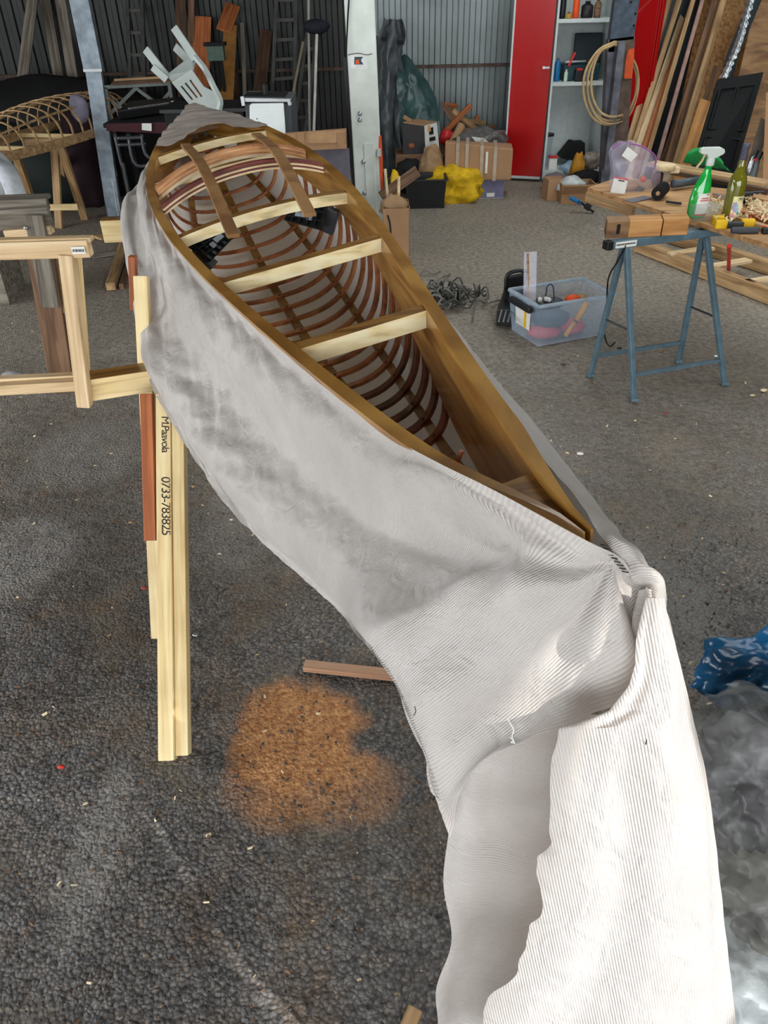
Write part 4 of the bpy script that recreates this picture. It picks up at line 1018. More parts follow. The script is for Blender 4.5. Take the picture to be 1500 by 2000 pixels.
pbx = thing('printed_carton', G(822, 345), 'black and white printed carton with a product photo, standing on brown boxes', 'box')
c_ = A(822, 262, 7.95)
def quadbox(t, front, depth, mats_, Y):
    MB().prism([A(*p_, Y) for p_ in front], depth).build('body', mats_, t, bevel=.004)
quadbox(pbx, [(787, 302), (786, 240), (828, 245), (832, 304)], (0, .12, 0), plain('carton_black', (42, 40, 42), .5), 7.9)
MB().prism([A(829, 246, 7.9), A(831, 303, 7.9), A(858, 290, 8.05), A(853, 240, 8.05)], (.0, .02, .0)).build('side_print', paper, pbx)
for pts in ([(833, 252), (846, 248), (847, 262), (834, 264)], [(834, 270), (850, 266), (851, 274), (835, 277)]): MB().prism([A(*p_, 7.955) for p_ in pts], (0, -.002, 0)).build('print', blackm, pbx)
MB().prism([A(834, 246, 7.94), A(840, 244, 7.94), A(842, 256, 7.94), A(836, 257, 7.94)], (0, -.002, 0)).build('print', plain('skin_tan', (196, 150, 90), .6), pbx)
MB().prism([A(787, 240, 7.9), A(828, 246, 7.9), A(853, 239, 8.1), A(812, 234, 8.1)], (0, 0, .008)).build('top_flap', card, pbx)
MB().bar(A(789, 228, 8.0), A(804, 237, 7.95), .02, .03).build('flap', card, pbx)
lump('print_patch', A(804, 285, 7.89), (.06, .01, .05), plain('orange_brown_print', (150, 84, 50), .6), pbx, seed=3, sub=2)
sb = carton('brown_box', (A(815, 330, 8.0).x, 8.05, .15), (.42, .34, .34), cardd, 'brown cardboard box carrying the printed carton')
blob('paper_bag', 845, 330, 7.6, (.24, .2, .42), brownpaper, 'crumpled brown paper bag slumped against the taped carton', 'bag', 6, amp=.22, zc=.22, sub=4)
# offcuts heap: each piece its own thing
offs = [((868, 258), (920, 205), .05), ((905, 262), (870, 208), .06), ((885, 215), (940, 262), .05), ((868, 204), (893, 208), .04), ((930, 252), (968, 248), .05), ((900, 235), (948, 240), .035), ((915, 262), (935, 226), .04), ((872, 285), (888, 252), .05)]
for i_, (a_, e_, w_) in enumerate(offs):
    lab = ['diagonal brown offcut leaning up to the left of the heap', 'thick brown offcut crossing the heap from lower right', 'long brown offcut sloping down towards the red door', 'short pale offcut on top of the heap', 'orange brown offcut at the right end of the heap', 'thin dark offcut lying across the heap middle', 'small steep offcut near the heap middle', 'small offcut at the left foot of the heap'][i_]
    o = board('wood_offcut', A(*a_, 8.5 + .03 * i_ * (i_ < 7)), A(*e_, 8.55 + .03 * i_), w_, .03, [orangewood, brownwood, tanwood][i_ % 3], up=(0, 1, .2)); tag(o, lab, 'wood offcut', 'offcuts heaped against the corrugated wall')
blob('cardboard_heap', 915, 285, 8.45, (.9, .4, .5), cardd, 'dark heap of scrap cardboard under the wood offcuts', 'scrap', 14, amp=.35, zc=.18)
tubeo = MB().tube([A(878, 290, 8.1), A(902, 244, 8.2)], .04, 10).build('cardboard_tube', card); tag(tubeo, 'brown cardboard tube sticking up from behind the taped carton', 'tube')
o = lump('red_bag', A(872, 268, 8.3), (.14, .1, .14), redpl, seed=2); tag(o, 'small red bag between printed carton and cardboard tube', 'bag')
pk = thing('plastic_wrapped_bundle', A(935, 285, 8.05), 'clear and grey plastic wrap with a white sheet of paper on the taped carton', 'bundle')
lump('wrap', A(938, 280, 8.05), (.50, .28, .26), plain('grey_wrap', (96, 92, 90), .25, var=.3), pk, seed=5, amp=.3); MB().prism([A(x_, y_, 7.88) for x_, y_ in ((921, 267), (945, 270), (972, 292), (954, 299), (945, 297))], (0, .004, 0)).build('paper', paper, pk)
lump('white_scrap', A(925, 288, 7.9), (.1, .04, .06), plain('scrap_white', (200, 200, 198), .6), pk, seed=9, sub=2)
bb_ = blob('dark_bag', 800, 345, 7.7, (.3, .25, .3), blackm, 'black bin bag behind the black crate', 'bag', 22)
blob('yellow_cap', 772, 345, 7.5, (.1, .08, .30), yellow, 'small yellow cap behind the sticks of the tall carton', 'bag', 2, flat=0, sub=2, zc=.12)  # a yellow cap on the floor behind the carton
# orange tool by the post
ot = thing('orange_spirit_level', A(744, 330, 6.14), 'bright orange tool hanging on the right side of the white post', 'tool')
MB().prism([A(x_, y_, 6.12) for x_, y_ in ((739, 265), (745, 266), (747, 300), (748, 345), (748, 376), (743, 377), (740, 330), (738, 290))], (0, .03, 0)).build('body', orange, ot, bevel=.004); MB().box(A(740, 298, 6.10), (.03, .03, .05)).build('band', whitep, ot, bevel=.003)
# open carton with sticks right of the post
oc = thing('tall_carton', G(768, 500), 'tall open cardboard carton holding sticks, right of the white post', 'box')
g0, g1 = A(748, 408, 5.5), A(799, 402, 5.5); zt = g0.z
for a_, e_ in ((g0, g1), (g0 + Vector((0, .28, 0)), g1 + Vector((0, .28, 0))), (g0, g0 + Vector((0, .28, 0))), (g1, g1 + Vector((0, .28, 0)))):
    MB().prism([Vector((a_.x, a_.y, 0)), Vector((e_.x, e_.y, 0)), Vector((e_.x, e_.y, zt)), Vector((a_.x, a_.y, zt))], (.004, .004, 0)).build('side', card, oc)
for a_, e_, w_, m_, lab in (((752, 330), (768, 500), .02, lam_pale, 'thin pale round stick standing in the tall carton'), ((779, 345), (778, 450), .02, pine_pale, 'second thin stick upright at the right in the tall carton')):
    o = MB().tube([A(*a_, 5.75), A(*e_, 5.6)], .011, 6).build('stick', m_); tag(o, lab, 'stick')
o = board('plank', A(745, 385, 5.8), A(816, 334, 5.9), .08, .02, brownwood, up=(0, -1, .3)); tag(o, 'flat brown plank sticking diagonally out of the tall carton', 'plank')
o = lump('crumpled_paper', A(770, 405, 5.62), (.2, .16, .16), brownpaper, seed=3); tag(o, 'crumpled brown paper filling the tall carton', 'paper')
o = MB().tube(bez([A(757, 420, 5.47), A(762, 440, 5.46), A(765, 480, 5.46)], 8), .006, 5).build('cable', blackm, oc)
# flat cardboard panel + grey board behind the kayak
cp = thing('flat_carton', A(620, 300, 4.6), 'flat brown carton lying behind the far kayak tip left of the white post', 'box')
gP = thing('grey_board', A(640, 320, 4.7), 'dark grey board standing below the flat brown carton', 'board')
MB().prism([A(x_, y_, 5.0) for x_, y_ in ((556, 262), (676, 253), (677, 290), (560, 296))], (0, .05, 0)).build('body', card, cp)
for pts in ([(592, 258), (675, 254), (675, 278), (594, 280)],): MB().prism([A(*p_, 4.985) for p_ in pts], (0, -.004, 0)).build('panel', plain('cardboard_light', (186, 148, 108), .85), cp)
for x_ in (580, 658): MB().prism([A(x_, 259, 4.97), A(x_ + 13, 258, 4.97), A(x_ + 15, 281, 4.97), A(x_ + 2, 282, 4.97)], (0, -.004, 0)).build('flap', card, cp)
p_ = [A(590, 294, 5.05), A(682, 290, 5.05)]; MB().prism([p_[0], p_[1], Vector((A(688, 420, 5.05).x, 5.05, 0)), Vector((p_[0].x, 5.05, 0))], (0, .02, 0)).build('panel', plain('grey_violet_board', (92, 88, 98), .6), gP)
# hose tangle on the floor
hs = thing('cable_tangle', G(875, 590), 'tangled heap of grey cables on the asphalt right of the kayak', 'cables')
rnd = random.Random(3); cg = G(868, 598); mgrey = plain('dusty_grey_rubber', (108, 106, 98), .7); mdk = plain('dark_rubber', (58, 56, 52), .7)
for i_ in range(26):
    c_ = cg + Vector((rnd.uniform(-.12, .16), rnd.uniform(-.06, .12), 0)); r_ = rnd.uniform(.06, .16); a0 = rnd.uniform(0, 6.28); sp = rnd.uniform(2.2, 5.2)
    pts = [c_ + Vector((math.cos(a0 + sp * k_ / 9) * r_, math.sin(a0 + sp * k_ / 9) * r_ * .8, .012 + abs(math.sin(k_ * .9 + i_)) * rnd.uniform(.02, .11))) for k_ in range(10)]
    MB().tube(bez(pts, 24), rnd.choice((.005, .006, .008)), 5).build('cable', mgrey if i_ % 3 else mdk, hs, smooth=True)
for pts in ([(818, 540), (830, 528), (845, 536), (860, 530)], [(848, 560), (858, 545), (880, 535)], [(940, 600), (960, 590), (985, 585)], [(895, 610), (910, 570), (930, 575), (925, 620)]):
    MB().tube(bez([G(*p_, .01 + .03 * (k_ % 2)) for k_, p_ in enumerate(pts)], 14), .005, 5).build('cable', mgrey, hs)

# ------------------------------------------------------------------ clear tub with things and the black tool bag behind it
tb = thing('clear_tub', G(1100, 690), 'clear plastic storage tub with grey lid clips on the asphalt', 'tub')
f0, f1 = G(1050, 678), G(1178, 655); bl_ = G(1000, 645); 
f0.z = f1.z = bl_.z = .004; br2 = f1 + (bl_ - f0); H_ = .235; ctr = (f0 + f1 + bl_ + br2) / 4
bot = [f0, f1, br2, bl_]
topq = [ctr + (v_ - ctr) * 1.13 + Vector((0, 0, H_)) for v_ in bot]
for i_ in range(4):
    a_, e_, c_, d_ = bot[i_], bot[(i_ + 1) % 4], topq[(i_ + 1) % 4], topq[i_]
    MB().add([a_, e_, c_, d_], [(0, 1, 2, 3)]) or None
    b = MB(); b.add([a_, e_, c_, d_], [(0, 1, 2, 3)]); b.build('side', clear, tb, solid=.003)
    MB().bar(d_, c_, .022, .014).build('rim', plain('clear_rim', (176, 192, 206), .3, alpha=.7), tb, bevel=.003)
b = MB(); b.add(bot, [(0, 1, 2, 3)]); b.build('bottom', clear, tb, solid=.003)
def tubp(u, v, z): return bot[0].lerp(bot[1], u).lerp(bot[3].lerp(bot[2], u), v) + Vector((0, 0, z))
MB().prism([tubp(-.045, .25, .07), tubp(-.045, .75, .07), tubp(-.06, .78, .17), tubp(-.06, .22, .17)], (-.002, 0, 0)).build('sticker', paper, tb)
MB().prism([tubp(-.052, .36, .075), tubp(-.052, .44, .075), tubp(-.067, .42, .165), tubp(-.067, .36, .165)], (-.002, 0, 0)).build('sticker_stripe', yellow, tb)
MB().bar(tubp(-.11, .1, .20), tubp(-.11, .9, .20), .03, .03).build('clip_handle', blackp, tb, bevel=.006)
for nm, c_, d_, m_, lab, sd_ in (('red_cloth', (.22, .35, .04), (.2, .16, .08), pinkp, 'pink red item at the near left inside the clear tub', 1), ('red_tool', (.62, .3, .05), (.16, .14, .09), pinkp, 'pink red tool head at the right inside the clear tub', 2), ('blue_bag', (.35, .5, .10), (.24, .2, .1), plain('slate_blue', (62, 76, 96), .6), 'slate blue bag in the middle of the clear tub', 3), ('tan_block', (.60, .22, .045), (.07, .05, .07), tanwood, 'tan wooden roundel pressed against the tub wall', 4), ('dark_tool', (.3, .7, .15), (.16, .12, .07), blackp, 'dark tool with white knobs lying on top in the tub', 5), ('orange_grip', (.66, .45, .19), (.09, .06, .05), orange, 'orange grip showing above the tub rim', 6), ('grey_ring', (.48, .68, .16), (.12, .1, .06), darkgrey, 'dark grey tool half buried behind the orange grip', 7), ('wood_knob', (.86, .6, .17), (.07, .06, .05), tanwood, 'small wooden knob at the right corner of the tub', 8)):  # the wooden piece at the tub corner is a knob
    o = lump(nm, tubp(*c_), d_, m_, seed=sd_, amp=.15, sub=2); tag(o, lab, 'tool' if 'tool' in lab or 'grip' in lab else 'item')
for c_ in ((.22, .6, .20), (.32, .62, .195), (.36, .6, .19)): lump('knob', tubp(*c_), (.028, .028, .028), paper, bpy.data.objects['dark_tool'], seed=2, amp=.1, sub=2)
ys = thing('yellow_tool', tubp(.5, .1, .1), 'yellow and grey tool handle standing diagonally in the clear tub', 'tool')
MB().tube([tubp(.44, .10, .02), tubp(.58, .12, .09)], .014, 8).build('grip', plain('amber_plastic', (240, 168, 40), .4), ys, smooth=True); MB().tube([tubp(.60, .12, .10), tubp(.74, .14, .19)], .018, 8).build('handle', plain('amber_plastic', (240, 168, 40), .4), ys, smooth=True); MB().tube([tubp(.57, .12, .085), tubp(.61, .12, .105)], .012, 8).build('shaft', darkgrey, ys)
MB().tube(bez([tubp(.3, .6, .18), tubp(.36, .7, .26), tubp(.42, .65, .26), tubp(.44, .6, .18)], 12), .004, 6).build('blue_cable', plain('navy', (40, 56, 84), .5))
tag(bpy.data.objects['blue_cable'], 'navy blue cable arching above the clear tub contents', 'cable')
ps = thing('plastic_tube_bag', tubp(.18, .9, .1), 'tall clear plastic sleeve with a thin wooden stick standing in the tub', 'sleeve')
MB().bar(A(1036, 492, 4.2), A(1034, 596, 4.15), .07, .012, up=(0, 1, 0)).build('sleeve', clearbag, ps); MB().tube([A(1031, 495, 4.19), A(1032, 610, 4.15)], .006, 6).build('stick', tanwood, ps)
tbag = thing('black_tool_bag', G(990, 635), 'black tool carrier with an arched handle behind the clear tub', 'tool bag')
MB().prism([G(968, 636, .01), G(1004, 640, .01), G(1012, 590, .01), G(985, 585, .01)], (0, 0, .10)).build('body', blackp, tbag, bevel=.01)
MB().prism([A(x_, y_, 4.42) for x_, y_ in ((984, 600), (990, 545), (1026, 538), (1030, 600))], (0, .05, 0)).build('back_panel', blackm, tbag)
MB().tube(bez([A(988, 565, 4.4), A(990, 540, 4.4), A(1004, 530, 4.4), A(1024, 530, 4.4), A(1032, 545, 4.4)], 16), .012, 8).build('handle', blackp, tbag, smooth=True)
for i_ in range(3): MB().bar(G(974 + i_ * 9, 628, .115), G(980 + i_ * 9, 606, .115), .008, .006).build('clip', metal, tbag)
# ------------------------------------------------------------------ blue-grey steel trestle
tr = thing('steel_trestle', G(1290, 770), 'blue grey folding steel trestle carrying the wooden workbench top', 'trestle')
zT = .742
LF, RF = G(1238, 783), G(1415, 751); LB, RB = G(1153, 735), G(1325, 707)
t0, t1 = G(1190, 472, zT), G(1440, 440, zT); tdir = (t1 - t0).normalized(); t1 = t0 + tdir * .62
board('crossbar', t0 - Vector((0, 0, .014)), t1 - Vector((0, 0, .014)), .04, .035, trest, tr, bevel=.004)
TL = t0 + tdir * .085 - Vector((0, 0, .03)); TR = t0 + tdir * .50 - Vector((0, 0, .03))
tn = Vector((-tdir.y, tdir.x, 0))
for a_, e_, o_ in ((TL, LF, -1), (TL, LB, 1), (TR, RF, -1), (TR, RB, 1)):
    board('leg', a_ + tn * .012 * o_, e_, .024, .024, trest, tr, up=tdir, bevel=.003); MB().box(e_ + Vector((0, 0, .008)), (.034, .034, .016)).build('foot', trest, tr, bevel=.003)
for (a_, b_, k_) in ((LF, RF, .18), (LB, RB, .18)):
    u0 = a_.lerp(TL, k_); u1 = b_.lerp(TR, k_); board('rail', u0, u1, .016, .018, trest, tr)
for (f_, bk, T_) in ((LF, LB, TL), (RF, RB, TR)):
    MB().bar(f_.lerp(T_, .48), bk.lerp(T_, .48), .012, .005).build('hinge_brace', darkgrey, tr)
MB().box(t0 - Vector((0, 0, .014)) - tdir * .004, (.03, .042, .037), Matrix.Rotation(math.atan2(tdir.y, tdir.x), 3, 'Z')).build('end_cap', blackp, tr, bevel=.003)
sl_ = MB().prism([t0 + tdir * a_ - tn * .0215 - Vector((0, 0, z_)) for a_, z_ in ((.02, .0), (.125, .0), (.125, .026), (.02, .026))], -tn * .0008).build('label', paper, tr)
b = MB()
for i_ in range(12): b.bar(t0 + tdir * (.025 + i_ * .008) - tn * .0228 - Vector((0, 0, .010 + .004 * (i_ % 2))), t0 + tdir * (.029 + i_ * .008) - tn * .0228 - Vector((0, 0, .010 + .004 * ((i_ + 1) % 2))), .001, .006)
b.build('print', ink, sl_)
o = MB().tube(bez([A(1222, 480, 3.33), A(1205, 512, 3.38), A(1188, 545, 3.5), A(1185, 600, 3.6), A(1180, 650, 3.7), G(1190, 676, .01), G(1202, 668, .01)], 30), .004, 6).build('cable', blackp, smooth=True); tag(o, 'thin black cable hanging from the trestle to the floor by the tub', 'cable')
# ------------------------------------------------------------------ workbench top
wt_ = thing('workbench_top', G(1350, 430, zT), 'rough plywood workbench top cluttered with tools, resting on the steel trestle', 'workbench')
z0 = zT + .012; z1 = z0 + .022
c1, c2, c3, c4 = G(1148, 366, z1), G(1520, 482, z1), G(1700, 400, z1), G(1210, 345, z1)
q = [c1, c2, c3, c4]
MB().hexa([v_ - Vector((0, 0, .022)) for v_ in q], q).build('board', bench_w, wt_, bevel=.002)
board('apron', c1.lerp(c2, .0) - Vector((0, 0, .045)), c1.lerp(c2, .30) - Vector((0, 0, .045)), .02, .05, tanwood, wt_)
far_leg = G(1290, 395)
for (x_, y_) in ((.92, .35),):
    p_ = c1.lerp(c3, x_); board('leg', Vector((p_.x, p_.y, z0)), Vector((p_.x, p_.y, 0)), .05, .05, tanwood, wt_)
wb_ = thing('wooden_box', G(1215, 470, zT + .004), 'small plywood box with slotted end and lid, at the workbench corner on the trestle', 'box')
za, zb = zT + .004, zT + .072
e0, e1 = G(1182, 466, za), G(1270, 462, za); u_ = (e1 - e0).normalized(); 
kw = [e0, e0 + u_ * .10, e0 + u_ * .10 + Vector((.02, .10, 0)), e0 + Vector((.02, .10, 0))]
MB().hexa(kw, [v_ + Vector((0, 0, zb - za)) for v_ in kw]).build('end_block', plyw, wb_, bevel=.002)
MB().box(e0 + u_ * .052 + Vector((0, -.002, .038)), (.014, .006, .04)).build('slot', blackm, wb_)
for k_, (a_, e_) in enumerate(((.10, .245), (.25, .365))):
    q = [e0 + u_ * a_, e0 + u_ * e_, e0 + u_ * e_ + Vector((.02, .10, 0)), e0 + u_ * a_ + Vector((.02, .10, 0))]
    MB().hexa(q, [v_ + Vector((0, 0, zb - za)) for v_ in q]).build('body', wood('honey_wood', (206, 150, 88), (184, 126, 66)), wb_, bevel=.002)
def onb(px, py, dz=0): p_ = G(px, py, z1); p_.z += dz; return p_
# spray bottle
s0 = onb(1358, 424); sp = thing('spray_bottle', s0, 'green trigger spray bottle with white head and label on the workbench', 'spray bottle')
greenliq = plain('green_bottle', (18, 176, 66), .08, var=.12, coat=.8, alpha=.9)
prof = [(.036, 0), (.041, .006), (.043, .02), (.043, .08), (.040, .115), (.032, .15), (.022, .178), (.015, .20), (.014, .222)]
ob = MB().lathe(prof, (0, 0, 0), 24); ob.v = [(x_ + s0.x + max(0, z_ - .08) * .10, y_ * .62 + s0.y, z_ + s0.z) for x_, y_, z_ in ob.v]; ob.build('bottle', greenliq, sp, smooth=True)
hx = s0 + Vector((.015, 0, .22))
MB().lathe([(.017, -.004), (.018, .0), (.018, .024), (.012, .03)], hx, 16).build('collar', whitep, sp, smooth=True)
MB().prism([hx + Vector(v_) for v_ in ((-.055, -.013, .05), (-.052, -.013, .064), (-.04, -.013, .07), (.03, -.013, .070), (.047, -.013, .062), (.052, -.013, .05), (.046, -.013, .042), (.02, -.013, .028), (-.016, -.013, .026), (-.022, -.013, .042), (-.045, -.013, .044))], (0, .026, 0)).build('trigger_head', whitep, sp, bevel=.003)
MB().sweep(bez([hx + Vector((-.03, 0, .045)), hx + Vector((-.038, 0, .015)), hx + Vector((-.056, 0, -.012))], 6), [(-.005, -.003), (.005, -.003), (.005, .003), (-.005, .003)]).build('trigger', plain('cream_plastic', (214, 196, 150), .5), sp)
def lab_curve(name, m, z0_, z1_, a0, a1, dr, R0=.0435, top=True):
    b_ = MB(); rows_ = []
    for i_ in range(13):
        t_ = i_ / 12; z_ = z0_ + (z1_ - z0_) * t_
        rr = R0 if z_ < .085 else R0 - (z_ - .085) * .20 - max(0, z_ - .115) * .25
        half = (a1 - a0) / 2 * (math.sqrt(max(0, 1 - (max(0, t_ - .45) / .55) ** 2)) if top else 1); c_ = (a0 + a1) / 2
        rows_.append([(s0.x + max(0, z_ - .08) * .10 + (rr + dr) * math.cos(c_ + half * w), s0.y + (rr + dr) * .62 * math.sin(c_ + half * w), s0.z + z_) for w in np.linspace(-1, 1, 11)])
    b_.grid(rows_); return b_.build(name, m, sp, smooth=True)
lb = lab_curve('label', paper, .018, .15, math.radians(-112), math.radians(-20), .0012)
lab_curve('label_band', redpl, .012, .019, math.radians(-112), math.radians(-22), .0012, top=False)
for z_, a0, a1 in ((.098, -62, -36), (.083, -90, -42), (.074, -95, -42)): lab_curve('print', redpl, z_, z_ + .004, math.radians(a0), math.radians(a1), .0022, top=False)
# wine bottle
w0_ = onb(1424, 430); wbm = thing('wine_bottle', w0_, 'olive glass wine bottle with floral cream label on the workbench', 'bottle')
olive = plain('olive_glass', (112, 110, 22), .05, var=.1, coat=.9, alpha=.88)
MB().lathe([(.034, 0), (.037, .006), (.0375, .03), (.0375, .15), (.034, .175), (.024, .20), (.016, .222), (.0135, .25), (.0135, .27)], w0_, 28).build('bottle', olive, wbm, smooth=True)
MB().lathe([(.0145, .25), (.0150, .256), (.0145, .30), (.015, .302), (.015, .312), (.0, .313)], w0_, 20).build('neck_sleeve', plain('slate_capsule', (78, 78, 96), .4), wbm, smooth=True)
def wl(name, m, z0_, z1_, a0, a1, dr):
    b_ = MB(); b_.grid([[(w0_.x + (.0377 + dr) * math.cos(math.radians(a)), w0_.y + (.0377 + dr) * math.sin(math.radians(a)), w0_.z + z_) for a in np.linspace(a0, a1, 12)] for z_ in (z0_, z1_)]); return b_.build(name, m, wbm, smooth=True)
cream = plain('cream_label', (232, 224, 170), .6)
wlb = wl('label', cream, .012, .108, -118, -30, .0006)
for z_, a_, m_, r_ in ((.075, -100, 'lilac', .010), (.06, -108, 'lilac', .008), (.068, -88, 'sky', .009), (.05, -92, 'lilac', .009), (.045, -78, 'sky', .007), (.03, -106, 'pink', .010), (.02, -98, 'pink', .008), (.038, -70, 'teal', .006), (.055, -75, 'sky', .006)):
    cc_ = {'lilac': (176, 156, 196), 'sky': (150, 190, 206), 'pink': (226, 150, 176), 'teal': (70, 140, 140)}[m_]
    an = math.radians(a_); c_ = Vector((w0_.x + .0386 * math.cos(an), w0_.y + .0386 * math.sin(an), w0_.z + z_))
    b_ = MB(); Z_ = Vector((math.cos(an), math.sin(an), 0)); Xx = Vector((-math.sin(an), math.cos(an), 0))
    b_.prism([c_ + Xx * r_ * (1 + .3 * math.cos(5 * t)) * math.cos(t) + Vector((0, 0, 1)) * r_ * (1 + .3 * math.cos(5 * t)) * math.sin(t) for t in np.linspace(0, 6.28, 16)[:-1]], Z_ * .0006); b_.build('flower', plain('print_' + m_, cc_, .6), wlb)
for k_, ch in enumerate('MI'):
    an = math.radians(-86 + k_ * 26); c_ = Vector((w0_.x + .0389 * math.cos(an), w0_.y + .0389 * math.sin(an), w0_.z + .096)); text(ch, 'lettering', .018, ink, wlb, Vector((-math.sin(an), math.cos(an), 0)), Vector((0, 0, 1)), c_)
# glass jar in front of the spray bottle
jr = thing('plastic_cup', onb(1378, 428), 'clear plastic tub holding the foot of the green spray bottle', 'container')
jc = onb(1372, 427); MB().lathe([(.062, 0), (.066, .06), (.067, .062)], jc, 20).build('wall', glassy, jr, smooth=True)
# yellow clamp and black knife handle
yc = thing('yellow_clamp', onb(1425, 447), 'yellow and grey plastic bar clamp at the front edge of the workbench', 'clamp')
for a_, d_, m_, n_ in (((1406, 446), (.05, .03, .036), yellow, 'jaw'), ((1400, 438), (.048, .03, .036), yellow, 'jaw'), ((1431, 445), (.085, .022, .026), darkgrey, 'bar'), ((1458, 444), (.055, .03, .036), yellow, 'grip'), ((1463, 437), (.012, .012, .03), pinkp, 'screw')):
    c_ = onb(*a_, d_[2] / 2 + .0); MB().box(c_, d_, rot(0, 0, -6)).build(n_, m_, yc, bevel=.005)
kh = thing('knife_handle', onb(1460, 458), 'dark grey tool handle with an orange button at the workbench front edge', 'tool')
MB().box(onb(1454, 456, .013), (.12, .028, .026), rot(0, 0, -4)).build('handle', darkgrey, kh, bevel=.01); MB().lathe([(.008, 0), (.007, .004)], onb(1490, 455, .026), 10).build('button', orange, kh); MB().box(onb(1498, 456, .012), (.05, .03, .024)).build('head', blackp, kh, bevel=.006)
# black foam roller
fr_ = thing('black_roller', onb(1290, 385), 'black ribbed foam roll with a tan core lying on the workbench', 'roller')
r0, r1 = onb(1283, 392, .035), onb(1300, 375, .035); dr_ = (r1 - r0).normalized(); r1 = r0 + dr_ * .11
for k_ in range(9):
    c_ = r0.lerp(r1, k_ / 8); MB().tube([c_ - dr_ * .0052, c_ + dr_ * .0052], .032 if k_ % 2 == 0 else .028, 16).build('foam_ring', blackm, fr_, smooth=False)
MB().tube([r0 - dr_ * .01, r1 + dr_ * .01], .010, 10).build('core', tanwood, fr_)
# zip bag with parts, tag card
zb_ = thing('zip_bag', onb(1235, 368), 'big lilac zip-lock bag of loose parts with a white paper square', 'bag')
bw = [(1196, 388, 0), (1288, 378, 0)]
rws = []
yb = onb(1240, 372).y
for py, (xa, xb) in ((386, (1200, 1278)), (365, (1193, 1287)), (340, (1198, 1288)), (318, (1196, 1284)), (300, (1194, 1275)), (286, (1202, 1252)), (278, (1213, 1238))):
    rws.append([A(xa + (xb - xa) * k_ / 5, py, yb - .05 * math.sin(k_ / 5 * math.pi) * (1 if py > 320 else .35)) for k_ in range(6)])
cloth('bag_film', rws, 30, 24, lambda u, v, P: .012 * nz(P * 12), m=clearbag, parent=zb_)
cloth('bag_film', [[p_ + Vector((0, .05, 0)) for p_ in r] for r in rws], 20, 16, lambda u, v, P: .01 * nz(P * 9), m=clearbag, parent=zb_)
MB().tube(bez([A(1278, 330, yb - .01), A(1281, 308, yb - .01), A(1268, 294, yb - .01), A(1245, 283, yb - .01), A(1213, 280, yb - .01), A(1196, 290, yb - .01)], 20), .004, 6).build('zip_strip', plain('lilac_zip', (150, 90, 150), .4), zb_)
MB().prism([A(x_, y_, yb - .045) for x_, y_ in ((1226, 286), (1246, 302), (1232, 316), (1214, 304))], (0, -.001, 0)).build('paper_square', paper, zb_)
lump('part', A(1256, 350, yb), (.03, .03, .03), orange, zb_, seed=1, sub=2); lump('part', A(1232, 362, yb), (.08, .05, .05), tanwood, zb_, seed=2, sub=2); lump('part', A(1250, 370, yb), (.05, .04, .03), darkgrey, zb_, seed=3, sub=2); lump('part', A(1218, 360, yb + .02), (.07, .05, .05), brownwood, zb_, seed=4, sub=2)
tg = thing('tag_card', onb(1208, 380), 'white and pink hang card leaning against the zip-lock bag', 'card')
MB().prism([A(x_, y_, yb - .09) for x_, y_ in ((1192, 376), (1220, 379), (1227, 350), (1200, 345))], (0, -.001, 0)).build('card', paper, tg); MB().prism([A(x_, y_, yb - .092) for x_, y_ in ((1200, 345), (1227, 350), (1226.5, 352.5), (1199.5, 347.5))], (0, -.001, 0)).build('pink_edge', pinkp, tg); MB().prism([A(x_, y_, yb - .092) for x_, y_ in ((1208, 351), (1220, 353), (1219.5, 355), (1207.5, 353))], (0, -.001, 0)).build('slot', blackm, tg)
# sander / spool
sdv = thing('wooden_pulley', onb(1290, 360), 'device with a pale wooden disc on a grey wheel, behind the black roller', 'device')
c_ = onb(1292, 362, .0); MB().lathe([(.045, .075), (.055, .080), (.055, .10), (.050, .104), (.0, .105)], c_, 22).build('disc', lam_pale, sdv, smooth=True); MB().lathe([(.032, 0), (.034, .01), (.034, .075)], c_, 18).build('wheel', plain('motor_cream', (176, 164, 140), .5), sdv, smooth=True)
MB().lathe([(.03, -.02), (.036, -.015), (.036, .015), (.03, .02)], c_ + Vector((-.03, -.02, .035)), 18, rot(90, 0, 30)).build('rim', plain('maroon', (70, 34, 40), .4), sdv, smooth=True)
MB().box(c_ + Vector((.05, 0, .075)), (.05, .04, .03)).build('arm', lam_pale, sdv, bevel=.003)
o = MB().tube([onb(1312, 372, .03), onb(1365, 364, .03)], .02, 12).build('grey_pipe', plain('slate_pipe', (70, 80, 90), .4), smooth=True); tag(o, 'short slate grey pipe behind the green spray bottle', 'pipe')
o = MB().prism([onb(x_, y_, .002) for x_, y_ in ((1218, 392), (1258, 384), (1276, 388), (1236, 397))], (0, 0, .003)).build('metal_plate', plain('dull_plate', (118, 120, 128), .4, metal=.4)); tag(o, 'flat grey metal plate left of the black roller', 'plate')
o = board('dark_rod', onb(1300, 398, .01), onb(1330, 402, .01), .012, .01, blackp); tag(o, 'short dark rod on the workbench left of the spray bottle', 'rod')
b = MB(); rnd = random.Random(5)
for i_ in range(260):
    p_ = onb(rnd.uniform(1385, 1500) if i_ % 2 else rnd.uniform(1462, 1510), rnd.uniform(398, 440) if i_ % 2 else rnd.uniform(396, 424)); a_ = rnd.uniform(0, 6.28); r_ = rnd.uniform(.006, .016)
    pts = [p_ + Vector((r_ * math.cos(a_ + t * 1.3), r_ * math.sin(a_ + t * 1.3), .004 + rnd.uniform(0, .025) + .005 * t)) for t in range(4)]
    b.sweep(pts, [(-.004, 0), (.004, 0), (.004, .0008), (-.004, .0008)])
o = b.build('wood_shavings', lam_pale); tag(o, 'curly pale wood shavings strewn over the workbench', 'shavings', kind='stuff')
